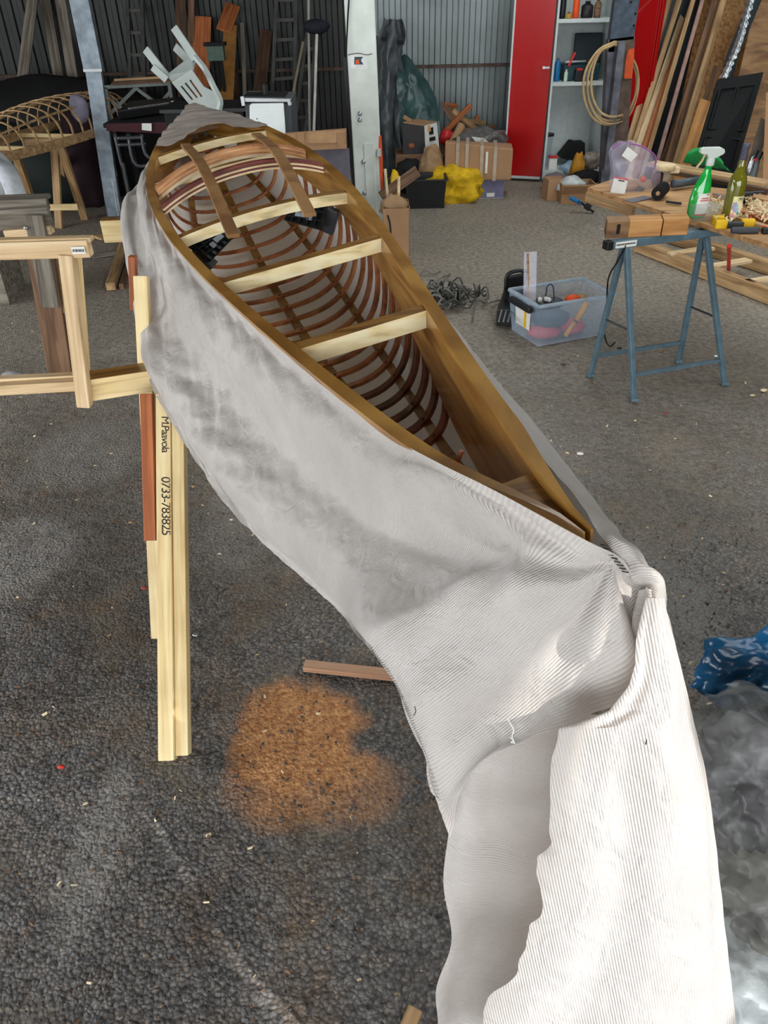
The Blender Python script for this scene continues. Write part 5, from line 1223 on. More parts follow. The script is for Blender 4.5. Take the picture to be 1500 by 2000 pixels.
# boards lying on the far side of the bench
for i_, (a_, e_, w_, m_, lab, dz) in enumerate([((1270, 330), (1500, 372), .10, tanwood, 'wide grey brown board lying along the back of the workbench', .03), ((1290, 338), (1500, 380), .03, darkwood, 'dark narrow board beneath the wide board at the bench back', .015), ((1440, 392), (1560, 420), .06, bench_w, 'light board end sticking in from the right on the workbench', .03), ((1430, 415), (1560, 452), .05, orangewood, 'orange brown board at the right front of the workbench', .012), ((1435, 432), (1560, 470), .03, tanwood, 'thin tan batten at the right front edge of the workbench', .012)]):
    o = board('bench_board', onb(*a_, dz), onb(*e_, dz), w_, .02, m_); tag(o, lab, 'board', 'boards lying on the workbench')
kk = thing('grey_clamp', onb(1410, 388), 'black and silver pliers-like clamp behind the wine bottle', 'clamp')
MB().bar(onb(1392, 384, .012), onb(1425, 392, .012), .012, .012).build('jaw', metal, kk); MB().bar(onb(1425, 388, .02), onb(1490, 384, .02), .016, .014).build('handle', darkgrey, kk, bevel=.003); MB().box(onb(1455, 398, .03), (.05, .04, .05)).build('motor', blackp, kk, bevel=.01); MB().bar(onb(1462, 402, .02), onb(1480, 404, .02), .03, .02).build('shaft', darkgrey, kk)
gc_ = thing('green_cloth', onb(1385, 330), 'bright green cloth heaped behind the spray bottle', 'cloth')
rws = [[onb(1334, 318, .03), onb(1360, 312, .05), onb(1400, 318, .05), onb(1424, 336, .01)], [onb(1345, 300, .04), onb(1365, 296, .10), onb(1392, 304, .08), onb(1420, 330, .02)], [onb(1350, 290, .03), onb(1370, 284, .06), onb(1388, 292, .04), onb(1412, 318, .02)]]
cloth('sheet', [[G(1333, 318, .8), G(1365, 322, .8), G(1400, 328, .8), G(1428, 337, .8)], [G(1342, 301, .86), G(1368, 296, .9), G(1395, 305, .88), G(1420, 328, .82)], [G(1352, 292, .86), G(1370, 287, .9), G(1390, 295, .88), G(1412, 318, .83)]], 24, 24, lambda u, v, P: .01 * nz(P * 14), m=green_c, parent=gc_)
# ------------------------------------------------------------------ pallet-like frame on the floor under the bench
pf_ = thing('timber_pallet', G(1350, 540), 'long ladder-like timber frame lying on the floor under the workbench', 'timber frame')
for a_, e_, w_ in (((1245, 478), (1530, 588), .09), ((1290, 455), (1530, 530), .10)):
    board('side_rail', G(*a_, .05), G(*e_, .05), .05, .09, tanwood, pf_)
for a_, e_ in (((1310, 497), (1390, 484)), ((1385, 522), (1462, 508)), ((1460, 552), (1530, 540))): board('slat', G(*a_, .085), G(*e_, .085), .07, .02, pine_pale, pf_)
o = MB().tube([G(1423, 535, .0), A(1424, 480, 4.4)], .012, 8).build('red_tube', redpl); tag(o, 'short red and white stick standing behind the right trestle leg', 'stick')

# ------------------------------------------------------------------ timber leaning in the right corner
lean = [((1222, 300), (1318, -40), 8.0, 8.9, .055, tanwood, 'leftmost tan lath leaning beside the red cabinet door'),
        ((1232, 302), (1345, -60), 7.95, 8.8, .05, tanwood, 'second lath from the red door, slightly bowed'),
        ((1241, 305), (1325, 60), 7.9, 8.7, .075, pine_pale, 'short pale board ending below the top of its neighbours'),
        ((1252, 308), (1354, 0), 7.85, 8.75, .05, orangewood, 'orange lath between the short pale board and the red-edged one'),
        ((1262, 312), (1362, -30), 7.8, 8.7, .04, tanwood, 'narrow tan lath left of the pinkish lath'),
        ((1270, 285), (1300, 190), 7.9, 8.2, .03, tanwood, 'short thin lath crossing low among the leaning laths'),
        ((1283, 318), (1380, -30), 7.75, 8.6, .035, plain('pinkish_wood', (176, 140, 128), .7), 'pinkish grey lath in the middle of the leaning timber'),
        ((1294, 320), (1372, 90), 7.7, 8.5, .06, darkwood, 'dark board in shadow behind the pinkish lath'),
        ((1304, 322), (1410, -40), 7.6, 8.5, .075, brownwood, 'wide brown board leaning left of the pale straight one'),
        ((1318, 325), (1424, -40), 7.5, 8.4, .055, tanwood, 'long straight pale tan board leaning before the plywood'),
        ((1336, 325), (1400, 130), 7.45, 8.0, .05, brownwood, 'brown strip standing low against the plywood sheet'),
        ((1350, 300), (1383, 198), 7.2, 7.4, .15, wood('honey_wood', (206, 150, 88), (184, 126, 66)), 'short honey coloured offcut board left of the black panel')]
def ext_to(t_, d_, L_): return t_ + d_ * max(0, min(L_, (8.95 - t_.y) / max(d_.y, 1e-3)))
for a_, e_, Ya, Ye, w_, m_, lab in lean:
    b_ = A(*a_, Ya); t_ = A(*e_, Ye); d_ = (t_ - b_).normalized(); b_ = b_ - d_ * (b_.z / d_.z) if b_.z > 0 else b_
    if t_.z > 1.2: t_ = ext_to(t_, d_, .5)
    o = board('leaning_lath', b_, t_, w_, .022, m_, up=(0, -1, .2)); tag(o, lab, 'board', 'timber leaning in the right corner of the shed')
def panel(name, pts, Ys, th_, m, label, cat='panel', ext=True):
    P_ = [A(*p_, y_) for p_, y_ in zip(pts, Ys)]
    n_ = (P_[1] - P_[0]).cross(P_[3] - P_[0]).normalized() * th_
    if n_.y < 0: n_ = -n_
    return tag(MB().prism(P_, n_).build(name, m, bevel=.002), label, cat)
panel('plywood_sheet', [(1300, 345), (1440, 345), (1520, -60), (1385, -60)], [7.75, 7.75, 8.8, 8.8], .018, osb, 'golden brown particle board sheet leaning behind the long laths')
panel('plywood_sheet', [(1395, 350), (1600, 350), (1660, -60), (1492, -60)], [7.2, 7.2, 8.2, 8.2], .018, plyw, 'brown plywood sheet leaning at the right edge behind the black panel')
panel('dark_sheet', [(1270, 325), (1330, 325), (1420, -60), (1340, -60)], [8.2, 8.2, 8.95, 8.95], .012, plain('slate_sheet', (44, 54, 58), .5), 'slate grey sheet in shadow behind the leaning laths')
it = thing('foil_tube', A(1425, 150, 7.2), 'dark insulated tube with torn shiny foil leaning behind the black panel', 'tube')
MB().tube([A(1500, -60, 8.0), A(1432, 105, 7.5), A(1416, 160, 7.3)], .05, 12).build('tube', plain('dark_insulation', (44, 54, 62), .5), it, smooth=True)
MB().sweep(bez([A(1482, -60, 7.93), A(1462, 15, 7.7), A(1440, 90, 7.45), A(1412, 152, 7.25)], 30), [(-.035, -.01), (.0, .012), (.035, -.008)], scale=[.5 + .5 * abs(math.sin(i_ * 1.7)) for i_ in range(31)]).build('foil', plain('torn_foil', (200, 206, 210), .18, metal=.9, bump=.8, bscale=60), it)
bp_ = thing('black_sheet', A(1430, 300, 6.7), 'glossy black panelled sheet leaning in front of the plywood', 'panel')
pp = [A(1358, 302, 6.55), A(1440, 325, 6.45), A(1492, 140, 6.75), A(1402, 155, 6.9)]
d01 = pp[3] - pp[0]; n_ = (pp[1] - pp[0]).cross(d01).normalized(); n_ = n_ if n_.y < 0 else -n_
lo0, lo1 = pp[0] - d01.normalized() * .45, pp[1] - (pp[2] - pp[1]).normalized() * .45
pp[0], pp[1] = lo0, lo1
MB().prism(pp, -n_ * .02).build('body', plain('gloss_black', (14, 15, 16), .55, var=.2, spec=.2), bp_, bevel=.004)
def ip(u, v): return pp[0].lerp(pp[1], u).lerp(pp[3].lerp(pp[2], u), v) + n_ * .003
for u0, u1, v0, v1 in ((.12, .48, .62, .92), (.54, .90, .62, .92), (.12, .48, .12, .56), (.54, .90, .12, .56)):
    for a_, e_ in ((ip(u0, v0), ip(u1, v0)), (ip(u1, v0), ip(u1, v1)), (ip(u1, v1), ip(u0, v1)), (ip(u0, v1), ip(u0, v0))): MB().bar(a_, e_, .012, .008, up=n_).build('moulding', plain('gloss_black', (20, 21, 22), .3), bp_)
pr = thing('pillar_clutter', A(1475, 290, 6.2), 'strip of cardboard with foil and bottle in it at the right frame edge', 'packaging')
panel('cardboard_sheet', [(1488, 400), (1600, 400), (1600, 190), (1497, 180)], [6.0, 6.0, 6.2, 6.2], .01, card, 'tan cardboard sheet at the right edge of the picture', 'cardboard')
MB().prism([A(x_, y_, 6.3) for x_, y_ in ((1455, 345), (1476, 350), (1500, 240), (1488, 230))], (0, .02, 0)).build('strip', plain('grey_brown_strip', (110, 100, 92), .6), pr)
MB().tube([A(1470, 345, 6.25), A(1478, 305, 6.25)], .03, 10).build('bottle', plain('frosted', (150, 160, 166), .3), pr, smooth=True); lump('foil', A(1466, 325, 6.22), (.05, .03, .14), plain('torn_foil', (200, 206, 210), .18), pr, seed=4, sub=2); MB().tube([A(1479, 310, 6.2), A(1486, 295, 6.2)], .025, 8).build('cap', blackp, pr); MB().lathe([(.012, 0), (.01, .008)], A(1475, 312, 6.15), 8, rot(90)).build('red_dot', redpl, pr)

# ------------------------------------------------------------------ dark left back
kb = thing('keyboard_stand', A(270, 220, 7.5), 'grey truss-legged table frame with stacked laths on top, far left background', 'stand')
fm_ = plain('stand_grey', (112, 120, 116), .5, metal=.3)
Yk = 7.8
for a_, e_ in (((205, 170), (333, 163)), ((207, 170), (216, 225)), ((331, 163), (338, 215)), ((216, 222), (266, 172)), ((266, 172), (310, 205)), ((310, 207), (332, 180)), ((212, 190), (240, 215))): board('tube', A(*a_, Yk), A(*e_, Yk), .03 if a_[1] > 168 or e_[1] > 200 else .035, .03, fm_, kb, up=(0, 1, 0))
for a_ in ((216, 225), (338, 215)):
    p_ = A(*a_, Yk); board('leg', p_, Vector((p_.x + .02, p_.y, 0)), .03, .03, fm_, kb)
for i_ in range(3):
    o = board('stacked_lath', A(218 + 3 * i_, 164 - 4 * i_, Yk - .02), A(336 - 4 * i_, 158 - 4 * i_, Yk - .02), .05, .018, [brownwood, darkwood, tanwood][i_]); tag(o, ['bottom', 'middle', 'top'][i_] + ' brown lath of the three stacked on the grey table frame', 'lath', 'laths on the grey table frame')
sy = thing('synthesizer', A(300, 230, 6.4), 'black electronic keyboard lying on a dark table in the left background', 'keyboard')
pts = [G(232, 235, .80), G(345, 218, .80), G(372, 205, .80), G(255, 215, .80)]
MB().prism([v_ for v_ in pts], (0, 0, .07)).build('body', blackp, sy, bevel=.01)
b = MB()
for i_ in range(14): b.box(pts[0].lerp(pts[1], .2 + i_ * .05) + Vector((0, .03, .072)), (.022, .05, .008))
b.build('buttons', plain('key_grey', (130, 130, 124), .5), sy)['kind'] = 'stuff'
MB().lathe([(.02, 0), (.018, .01)], pts[0].lerp(pts[1], .93) + Vector((0, .06, .07)), 10).build('knob', metal, sy)
dt = thing('dark_red_table', A(290, 270, 6.5), 'dark table with a maroon cloth edge under the black keyboard', 'table')
yt = pts[0].y - .05
MB().box((A(292, 240, yt).x, yt + .35, .775), (.72, .8, .03)).build('top', blackm, dt)
MB().prism([A(207, 242, yt - .06), A(350, 238, yt - .06), A(348, 262, yt - .06), A(208, 256, yt - .06)], (0, .01, 0)).build('cloth_edge', plain('maroon_cloth', (66, 26, 32), .8), dt)
for sx_ in (-.32, .32): board('leg', Vector((A(292, 240, yt).x + sx_, yt + .5, .76)), Vector((A(292, 240, yt).x + sx_, yt + .5, 0)), .05, .05, blackm, dt)
MB().prism([A(277, 241, yt - .08), A(296, 241, yt - .08), A(296, 256, yt - .08), A(277, 254, yt - .08)], (0, .002, 0)).build('paper_note', paper, dt)
fc = thing('folding_chair', A(255, 300, 6.6), 'dark tubular folding chair under the dark table', 'chair')
for pts_ in ([(224, 262), (236, 315), (240, 325)], [(250, 262), (262, 318), (290, 322), (318, 300)], [(276, 262), (284, 300), (300, 312)], [(230, 283), (285, 281)], [(228, 270), (280, 268)]): MB().tube(bez([A(*p_, 6.3) for p_ in pts_], 10), .014, 7).build('tube', plain('tube_grey', (70, 72, 76), .35, metal=.5), fc, smooth=True)
for px in (240, 300): p_ = A(px, 318, 6.3); MB().tube([p_, Vector((p_.x, p_.y, 0))], .014, 7).build('leg', plain('tube_grey', (70, 72, 76), .35, metal=.5), fc)
# white garden chair upside down
wc = thing('garden_chair', A(390, 200, 5.2), 'white plastic garden chair turned upside down on the stack', 'chair')
Yc = 5.2
def cpnl(name, pts_, th_=.012, Y=Yc, dY=None): return MB().prism([A(x_, y_, Y + (dY[k_] if dY else 0)) for k_, (x_, y_) in enumerate(pts_)], (0, th_, 0)).build(name, garden, wc, bevel=.003)
# backrest with three slots
bk = [(336, 160), (374, 134), (398, 168), (418, 178), (430, 196), (428, 214), (416, 218), (380, 212), (372, 205)]
slots = [[(353, 168), (356, 166), (378, 193), (375, 195)], [(361, 162), (364, 160), (387, 189), (384, 191)], [(370, 156), (373, 154), (396, 187), (393, 189)]]
bm = bmesh.new(); es = []
for loop in [bk] + slots:
    vs = [bm.verts.new(A(x_, y_, Yc + .02 * (y_ - 170) / 50)) for x_, y_ in loop]; es += [bm.edges.new((vs[i_], vs[(i_ + 1) % len(vs)])) for i_ in range(len(vs))]
bmesh.ops.triangle_fill(bm, edges=es, use_beauty=True); me = bpy.data.meshes.new('backrest'); bm.to_mesh(me); bm.free(); me.materials.append(garden)
o = link(bpy.data.objects.new('backrest', me)); k = o.modifiers.new('s', 'SOLIDIFY'); k.thickness = .012; par(o, wc)
MB().strip(bez([A(380, 110, Yc + .1), A(400, 135, Yc + .06), A(415, 165, Yc), A(430, 196, Yc), A(428, 214, Yc)], 16), .03, .02).build('arm', garden, wc, smooth=False)
cpnl('seat', [(324, 147), (374, 108), (382, 116), (378, 138), (336, 160)], .02, Yc + .05, [0, .1, .1, .02, 0])
board('leg', A(340, 54, Yc + .16), A(382, 116, Yc + .1), .045, .02, garden, wc, up=(0, 1, 0)); board('leg', A(343, 92, Yc + .3), A(372, 122, Yc + .2), .045, .02, garden, wc, up=(0, 1, 0)); board('leg', A(285, 97, Yc + .16), A(326, 150, Yc + .06), .045, .02, garden, wc, up=(0, 1, 0)); board('leg', A(298, 131, Yc + .02), A(326, 156, Yc + .02), .04, .02, garden, wc, up=(0, 1, 0))
# dark stack it rests on
ds_ = thing('dark_cabinet', A(390, 260, 5.35), 'dark chest behind the far kayak tip carrying the upturned chair', 'chest')
p_ = A(400, 214, 5.3); MB().box((p_.x - .02, 5.55, p_.z / 2), (.5, .4, p_.z - .01)).build('body', blackm, ds_, bevel=.006); MB().box((p_.x - .02, 5.55, p_.z - .01), (.54, .44, .02)).build('top', blackp, ds_)
# white machine
mc = thing('white_machine', A(520, 230, 5.2), 'dark framed machine with a bright white front panel behind the far kayak tip', 'machine')
Ym = 5.3
f = [A(486, 202, Ym), A(556, 200, Ym), A(560, 262, Ym), A(488, 262, Ym)]
zb0 = 0
MB().prism([A(477, 200, Ym + .02), A(570, 200, Ym + .02), Vector((A(570, 262, Ym).x, Ym + .02, 0)), Vector((A(480, 262, Ym).x, Ym + .02, 0))], (0, .32, 0)).build('housing', darkgrey, mc, bevel=.01)
bm_ = MB().prism([A(x_, y_, Ym) for x_, y_ in ((487, 206), (491, 202), (554, 201), (558, 262), (557, 285), (490, 285), (488, 262))], (0, .018, 0)).build('front_panel', plain('bright_white_panel', (240, 246, 246), .25, var=.02), mc, bevel=.004)
MB().prism([A(470, 190, Ym), A(570, 192, Ym), A(566, 200, Ym), A(474, 200, Ym)], (0, .34, 0)).build('top_plate', metal, mc, bevel=.004); MB().box(A(520, 188, Ym + .15), (.26, .2, .03)).build('tray', blackm, mc)
MB().tube([A(519, 188, Ym + .1), A(517, 165, Ym + .1)], .018, 8).build('spindle', blackp, mc); MB().lathe([(.004, 0), (.004, .003)], A(502, 232, Ym - .001), 8, rot(90)).build('button', darkgrey, mc)
MB().bar(A(473, 188, Ym - .01), A(476, 206, Ym - .01), .03, .02).build('bracket', metal, mc); MB().bar(A(564, 196, Ym - .01), A(567, 205, Ym - .01), .03, .02).build('bracket', metal, mc)
# boards standing at the back wall, left of centre
for i_, (a_, e_, w_, m_, lab) in enumerate([((392, 170), (396, 33), .17, orangewood, 'wide orange brown board standing behind the garden chair'), ((445, 150), (450, 50), .13, plain('ochre_board', (150, 104, 50), .7), 'ochre board leaning right of the orange brown one'), ((437, 60), (455, 10), .14, orangewood, 'short orange brown board highest on the back wall'), ((462, 210), (456, 130), .08, darkwood, 'dark reddish board leaning low at the back wall'), ((478, 180), (473, 45), .04, greywood, 'narrow grey lath upright right of the ochre board'), ((358, 215), (352, -30), .10, darkwood, 'dark brown upright board at the left behind the garden chair'), ((372, 215), (374, 0), .06, brownwood, 'thin dark brown upright lath beside the orange brown board'), ((505, 190), (520, 60), .12, darkwood, 'dark board in deep shadow left of the ladder'), ((447, 215), (449, 140), .03, plain('pale_strip', (170, 160, 140), .6), 'short pale strip standing behind the far kayak tip')]):
    b_ = A(*a_, 8.6); t_ = A(*e_, 8.95); d_ = (t_ - b_).normalized()
    if i_ not in (2,): b_ -= d_ * (b_.z / d_.z)
    if t_.z > 1.4: t_ = ext_to(t_, d_, .4)
    o = board('standing_board', b_, t_, w_, .022, m_, up=(0, -1, 0)); tag(o, lab, 'board', 'boards standing along the back wall')
gb = thing('green_box', A(424, 100, 8.5), 'small dull green box with legs hanging among the standing boards', 'box')
MB().box(A(422, 102, 8.5), (.16, .1, .14)).build('body', plain('dull_green', (78, 100, 88), .6), gb, bevel=.006); MB().box(A(420, 86, 8.5), (.2, .12, .03)).build('lid', blackm, gb)
for dx_ in (-9, 0, 9): p_ = A(422 + dx_, 112, 8.5); MB().bar(p_, Vector((p_.x, 8.5, 0)), .03, .03).build('leg', blackm, gb)
def ladder(a0, a1, b0_, b1_, Y0_, Y1_, n_, m, label, w_=.035):
    t = thing('ladder', Vector((A(*a0, Y0_).x, Y0_, 0)), label, 'ladder')
    L0, L1, R0, R1 = A(*a0, Y0_), A(*a1, Y1_), A(*b0_, Y0_), A(*b1_, Y1_)
    for p_, q_ in ((L0, L1), (R0, R1)):
        d_ = (q_ - p_).normalized(); board('stile', p_ - d_ * (p_.z / d_.z), ext_to(q_, d_, .5), w_, .05, m, t, up=(0, 1, 0))
    for k_ in range(n_): board('rung', L0.lerp(L1, k_ / (n_ - 1)), R0.lerp(R1, k_ / (n_ - 1)), .03, .03, m, t)
    return t
lm = plain('ladder_dark', (66, 66, 62), .6, var=.2)
ladder((530, 230), (540, 0), (575, 225), (578, 0), 8.4, 8.8, 7, lm, 'dark ladder leaning on the back wall left of the two thin poles')
ladder((255, 150), (250, 20), (282, 150), (278, 20), 8.6, 8.85, 4, lm, 'dim ladder on the back wall above the grey table frame')
ladder((578, 230), (600, 60), (600, 228), (620, 62), 8.6, 8.95, 6, lm, 'narrow dark ladder between the two pale poles')
for a_, e_, Y_, r_, m_, lab in (((605, 258), (602, -40), 7.8, .012, plain('pole_grey', (150, 146, 136), .4), 'pale grey pole standing upright left of the brush handle'), ((613, 258), (619, 60), 7.7, .013, plain('pole_white', (196, 196, 188), .35), 'white broom handle standing with its dark brush up'), ((571, 190), (592, 82), 8.0, .012, plain('pole_tan', (140, 130, 108), .5), 'short tan stick leaning across the ladder'), ((560, 260), (528, 160), 8.2, .012, plain('pole_dark', (60, 54, 48), .5), 'dark stick leaning behind the white machine')):
    b_ = A(*a_, Y_); t_ = A(*e_, Y_ + .25); d_ = (t_ - b_).normalized(); b_ -= d_ * (b_.z / d_.z); t = thing('pole', b_, lab, 'pole'); MB().tube([b_, t_], r_, 8).build('shaft', m_, t)
    if 'brush' in lab and 'white' in lab: lump('brush_head', A(618, 52, Y_ + .25), (.24, .1, .12), plain('brush_navy', (20, 20, 34), .8), t, seed=3, sub=2)
for (a_, e_, lab, Yn) in (((120, 175), (85, -20), 'long dim plank leaning against the far left wall', 8.7), ((146, 175), (112, -40), 'dim narrow plank beside the galvanized post', 8.6), ((40, 190), (66, -20), 'dim broad plank at the far left wall', 8.5)):
    b_ = A(*a_, Yn); t_ = A(*e_, Yn + .3); d_ = (t_ - b_).normalized(); b_ -= d_ * (b_.z / d_.z)
    o = board('standing_board', b_, ext_to(t_, d_, .4), .1, .03, greywood, up=(0, -1, 0)); tag(o, lab, 'board', 'boards standing along the back wall')
ds2 = thing('dark_heap', A(60, 180, 8.2), 'black covered heap in the far left corner', 'heap')
lump('cover', Vector((A(60, 180, 8.2).x, 8.2, .35)), (2.6, .8, 1.3), blackm, ds2, seed=4, amp=.2, flat=0)
dsh = blob('dark_covered_load', 55, 330, 7.9, (1.5, .7, .9), plain('deep_green_cover', (16, 30, 26), .7), 'dark green covered load under the upturned kayak skeleton', 'load', 12, amp=.15, zc=.25)
o = blob('maroon_bundle', 165, 300, 7.6, (.4, .5, 1.0), plain('maroon_dark', (40, 18, 26), .8), 'dark maroon bundle left behind the galvanized post', 'bundle', 13, amp=.15, zc=.35)
# ------------------------------------------------------------------ second kayak skeleton, upside down on pine trestles
k2 = thing('kayak_skeleton', A(110, 270, 6.9), 'small kayak skeleton upside down on pine trestles in the left background', 'kayak frame')
sA, sB = A(-60, 318, 5.6), A(252, 214, 7.9)
zA = .67; sA = G(-70, 318, zA); sB = G(285, 208, zA + .02)
dK = (sB - sA); LK = dK.length; dK.normalize(); nK = Vector((dK.y, -dK.x, 0)).normalized()
def k2p(s, lat, up): return sA + dK * (LK * s) + nK * lat + Vector((0, 0, up))
def w2(s): return .30 * math.sin(math.pi * min(1, max(0, s * .86 + .14))) ** 1.0
def h2(s): return .24 * math.sin(math.pi * min(1, max(0, s * .80 + .14))) ** .9
for side in (-1, 1):
    b = MB(); b.strip([k2p(s / 20, side * w2(s / 20), .0) for s in range(21)], .02, .065, ups=[(0, 0, 1)] * 21); b.build('gunwale', tanwood, k2)
for i_ in range(19):
    s = .05 + i_ * .05; pts_ = [k2p(s, math.cos(math.pi * k_ / 14) * w2(s), .03 + math.sin(math.pi * k_ / 14) ** .8 * h2(s)) for k_ in range(15)]
    MB().strip(pts_, .018, .008, ups=[(p_ - k2p(s, 0, 0)).normalized() for p_ in pts_]).build('rib', tanwood, k2)
for q_ in (.25, .5, .75): MB().strip([k2p(.03 + s * .047, math.cos(math.pi * q_) * w2(.03 + s * .047) * .99, .02 + math.sin(math.pi * q_) ** .8 * h2(.03 + s * .047)) for s in range(21)], .02, .012).build('stringer', tanwood, k2)
for s in (.2, .4, .6, .8): board('deck_beam', k2p(s, -w2(s), .0), k2p(s, w2(s), .0), .03, .03, pine, k2)
lump('hanging_rag', A(155, 212, 7.1), (.16, .1, .22), plain('lilac_rag', (126, 122, 138), .8), seed=3, sub=2); tag(bpy.data.objects['hanging_rag'], 'lilac grey rag hung on the upturned kayak skeleton', 'rag')
def trestle2(name, legs, bar, label):
    t = thing(name, G(*legs[0][1]), label, 'trestle')
    for a_, e_, Y_ in legs: board('leg', G(*a_, .64), G(*e_), .06, .04, tanwood, t, up=(0, 1, 0))
    a_, e_, Y_ = bar; board('crossbar', G(*a_, .64), G(*e_, .64), .055, .05, tanwood, t); return t
t2 = trestle2('pine_trestle', [((106, 280), (116, 446), 6.15), ((118, 284), (166, 428), 6.25), ((112, 282), (130, 372), 6.6)], ((50, 277), (134, 274), 6.12), 'pine trestle with a small white sticker under the upturned kayak skeleton')
board('brace', A(90, 405, 6.75), A(152, 404, 6.8), .05, .025, pine, t2, up=(0, 1, 0)); MB().prism([G(113, 272, .64) + Vector((0, -.035, 0)), G(128, 272, .64) + Vector((0, -.035, 0)), G(128, 272, .60) + Vector((0, -.035, 0)), G(113, 272, .60) + Vector((0, -.035, 0))], (0, -.002, 0)).build('sticker', paper, t2)
t3 = trestle2('pine_trestle', [((12, 296), (18, 430), 5.6), ((30, 300), (72, 420), 5.7)], ((-60, 300), (34, 296), 5.6), 'pine trestle at the left picture edge under the upturned kayak skeleton')
t4 = trestle2('pine_trestle', [((206, 245), (235, 362), 7.6), ((200, 245), (205, 358), 7.7)], ((190, 238), (224, 232), 7.5), 'pine trestle seen just right of the galvanized post')
board('brace', A(140, 340, 7.6), A(228, 338, 7.6), .05, .03, pine, t4, up=(0, 1, 0)); board('brace', A(140, 350, 7.55), A(194, 350, 7.55), .045, .03, pine_pale, t4, up=(0, 1, 0))
o = board('timber_block', G(70, 368, .10), G(150, 352, .10), .20, .18, brownwood); tag(o, 'thick brown timber lying on the floor behind the pine trestle', 'timber')
blob('white_wrapped_roll', -20, 350, 5.0, (.34, .3, .42), plain('white_film', (190, 194, 196), .4), 'white plastic wrapped bulk at the left picture edge', 'bundle', 31, amp=.1, flat=0, zc=.72)
o = MB().sweep(bez([A(-20, 312, 4.6), A(8, 330, 4.5), A(25, 362, 4.4), A(36, 396, 4.35)], 12), [(-.05, -.01), (.05, -.01), (.05, .01), (-.05, .01)]).build('white_strap', plain('white_strap_plastic', (214, 218, 224), .3), smooth=True); tag(o, 'glossy white plastic strip bending down behind the weathered sawhorse', 'strip')
stand = thing('stand_block', (A(-10, 350, 5).x, 5.0, 0), 'weathered block holding the white wrapped bulk', 'block'); MB().box((A(-10, 350, 5).x - .22, 5.0, .26), (.3, .3, .52)).build('body', greywood, stand)
# things lying on the floor below the far sawhorse
for a_, e_, w_, h_, m_, lab, z_ in (((216, 560), (248, 462), .06, .05, tanwood, 'tan timber lying on the floor pointing at the far sawhorse', .03), ((180, 500), (246, 490), .05, .03, greywood, 'short grey lath lying across the tan timber on the floor', .02), ((237, 560), (268, 470), .03, .04, brownwood, 'brown lath alongside the tan timber on the floor', .02), ((190, 465), (232, 455), .12, .02, tanwood, 'small tan offcut on the floor under the far beam', .02), ((276, 395), (292, 330), .05, .04, greywood, 'grey lath on the floor left of the far kayak tip', .03)):
    o = board('floor_timber', G(*a_, z_), G(*e_, z_), w_, h_, m_); tag(o, lab, 'timber', 'loose timber on the floor near the far sawhorse')
o = board('floor_stick', G(594, 1300, .012), G(785, 1320, .012), .035, .018, wood('pinkish_stick', (196, 156, 128), (176, 132, 102)), up=(0, 0, 1)); tag(o, 'pinkish wooden stick lying on the asphalt beside the hanging fabric', 'stick')
o = board('floor_stick', G(795, 2012, .02), G(812, 1972, .02), .03, .02, tanwood); tag(o, 'end of a small stick at the bottom edge of the picture', 'stick')
lump('crumpled_cup', G(25, 735, .03), (.12, .08, .06), plain('grey_paper', (150, 148, 150), .7), seed=3, sub=2); tag(bpy.data.objects['crumpled_cup'], 'crumpled grey paper on the floor inside the pine frame opening', 'litter')
# ------------------------------------------------------------------ bags at the lower right
bg_ = thing('clear_refuse_bag', G(1480, 1600), 'big clear refuse bag full of grey packaging, right of the hanging fabric', 'bag')
bagfill = plain('bag_packaging', (98, 96, 98), .42, var=.5, scale=9, bump=.7, bscale=9)
filmm = plain('bag_film_grey', (112, 110, 104), .42, var=.4, scale=7, bump=.7, bscale=8)
c_ = G(1490, 1560, .12); lump('contents', c_ + Vector((.06, 0, .02)), (.40, .38, .36), bagfill, bg_, seed=11, amp=.28, fr=2.6, sub=5, flat=0.0)
filmc = clearmat('refuse_film', (170, 172, 168), .13, .15)
lump('film', c_ + Vector((.05, 0, .03)), (.46, .44, .42), filmc, bg_, seed=31, amp=.3, fr=2.2, sub=5, flat=0.0)
blb = thing('blue_refuse_bag', G(1460, 1380), 'glossy blue plastic bag crumpled behind the clear refuse bag', 'bag')
lump('film', G(1480, 1385, .06) + Vector((.07, .06, .05)), (.44, .22, .28), plain('blue_film', (22, 84, 126), .25, var=.5, scale=5, bump=.5, bscale=8, coat=.2), blb, seed=21, amp=.3, fr=2.0, sub=5, flat=0)
bg2 = thing('clear_refuse_bag', G(1470, 1800), 'second clear refuse bag of grey plastic, below the first at the lower right edge', 'bag')
lump('contents', G(1490, 1740, .08) + Vector((.06, 0, 0)), (.34, .30, .28), filmm, bg2, seed=14, amp=.32, fr=2.8, sub=5, flat=0); lump('film', G(1490, 1740, .09) + Vector((.06, 0, 0)), (.39, .35, .33), filmc, bg2, seed=34, amp=.3, fr=2.4, sub=5, flat=0)
o = MB().grid([[G(1420 + 12 * k_, 1745 + 55 * j_ + 4 * k_, .02 + .02 * abs(math.sin(j_ + k_))) for k_ in range(5)] for j_ in range(3)]).build('blue_bag_corner', plain('blue_film', (22, 92, 138), .12), solid=.003, smooth=True); tag(o, 'flat corner of a blue bag sticking out under the clear refuse bag', 'bag')
o = lump('white_film', G(1490, 1930, .02) + Vector((.03, 0, 0)), (.30, .26, .14), plain('white_translucent_film', (196, 200, 200), .15, var=.2, scale=10, bump=.8, bscale=18), seed=17, amp=.3, sub=5, flat=0); tag(o, 'milky white plastic film lying at the lower right corner', 'film')
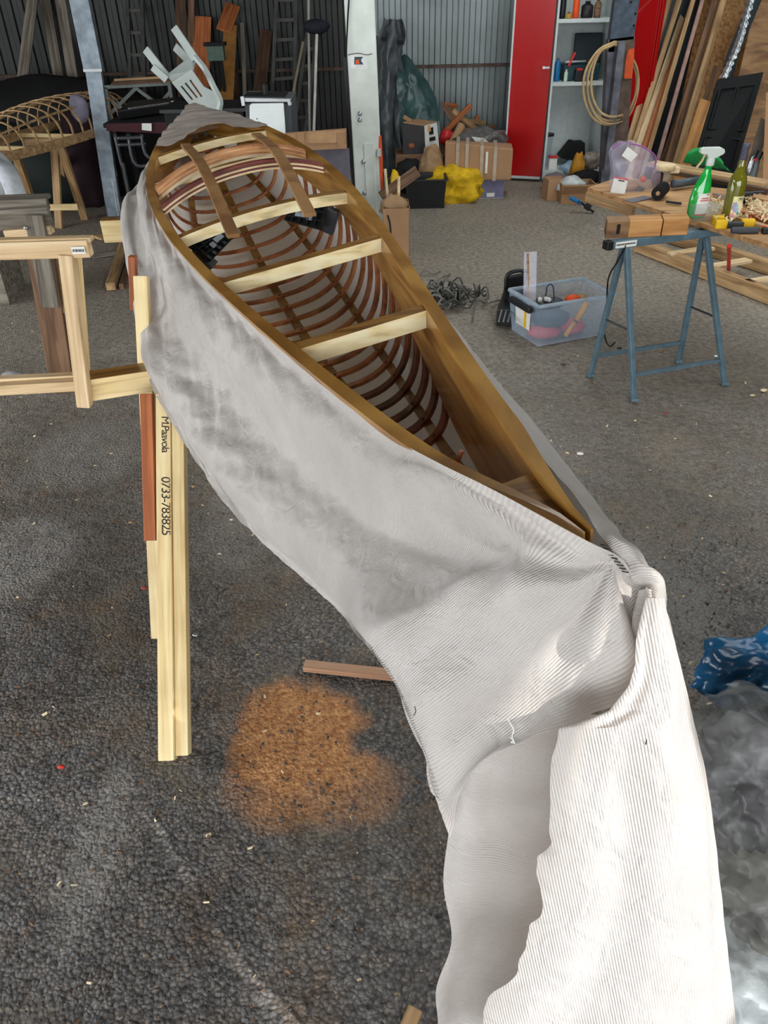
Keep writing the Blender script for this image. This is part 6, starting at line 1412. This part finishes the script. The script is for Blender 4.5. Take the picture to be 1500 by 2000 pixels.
# ------------------------------------------------------------------ loose litter on the asphalt
rnd = random.Random(11)
def scatter(name, n_, m, lab, cat, size, ysp, xs=(-1.6, 2.2), th_=.3):
    b_ = MB()
    for i_ in range(n_):
        y_ = rnd.uniform(*ysp); x_ = rnd.uniform(xs[0], xs[1]) * (.35 + .25 * y_); s_ = rnd.uniform(.5, 1.2) * size; R3 = rot(rnd.uniform(0, 360), rnd.uniform(-25, 25), rnd.uniform(0, 360))
        h_ = [Vector((-s_, -s_ * .5, -s_ * th_)), Vector((s_, -s_ * .35, -s_ * th_)), Vector((s_ * .8, s_ * .5, -s_ * th_)), Vector((-s_ * .7, s_ * .45, -s_ * th_))]
        t_ = [v_ * rnd.uniform(.55, .9) for v_ in h_]
        for v_ in t_: v_.z = s_ * th_
        o_ = Vector((x_, y_, s_ * th_)); b_.hexa([R3 @ v_ + o_ for v_ in h_], [R3 @ v_ + o_ for v_ in t_])
    o_ = b_.build(name, m); tag(o_, lab, cat, kind='stuff')
scatter('gravel', 2600, plain('dark_gravel', (70, 70, 72), .55, var=.4, scale=60), 'dark asphalt gravel lying loose on the floor', 'gravel', .0045, (.5, 2.4), th_=.6)
scatter('wood_chips', 420, lam_pale, 'pale wood chips scattered over the asphalt', 'chips', .007, (.6, 6.5), (-1.8, 2.6), .15)
scatter('bark_crumbs', 500, brownwood, 'brown wood crumbs scattered over the near asphalt', 'crumbs', .0055, (.5, 3.0), (-1.6, 1.6), .4)
for (px, py), d_, m_, lab in (((378, 884+66), .012, tanwood, 'tan chip on the floor right of the doubled sawhorse leg'), ((452, 1015), .010, paper, 'small white chip under the side of the draped fabric'), ((382, 1240), .016, metal, 'shiny foil scrap beside the foot of the doubled leg'), ((281, 1148), .018, plain('brick_bit', (140, 70, 60), .8), 'reddish brick crumb left of the doubled sawhorse leg'), ((256, 1020), .014, tanwood, 'pale crumb left of the orange plank end'), ((120, 1497), .014, plain('red_bit', (190, 50, 36), .6), 'bright red crumb on the near asphalt at left'), ((1100, 712), .02, plain('wire_loop', (60, 58, 52), .5), 'small dark wire scrap in front of the clear tub'), ((1300, 1085 - 278), .02, plain('leaf_red', (150, 70, 56), .7), 'reddish leaf on the floor right of the trestle foot'), ((1134, 886), .02, paper, 'pale flake on the floor right of the kayak'), ((1493, 762), .025, lam_pale, 'curled pale shaving at the right picture edge'), ((1470, 772), .018, lam_pale, 'small pale shaving left of the curled one'), ((1400, 695), .02, paper, 'white shaving on the floor by the right trestle leg'), ((1210, 680), .02, blackp, 'small black plug at the end of the trestle cable'), ((1292, 685), .016, tanwood, 'tan flake on the floor between the trestle legs')):
    o = lump('floor_scrap', G(px, py, d_ * .3), (d_ * 1.6, d_, d_ * .6), m_, seed=px, amp=.4, sub=1); tag(o, lab, 'scrap')
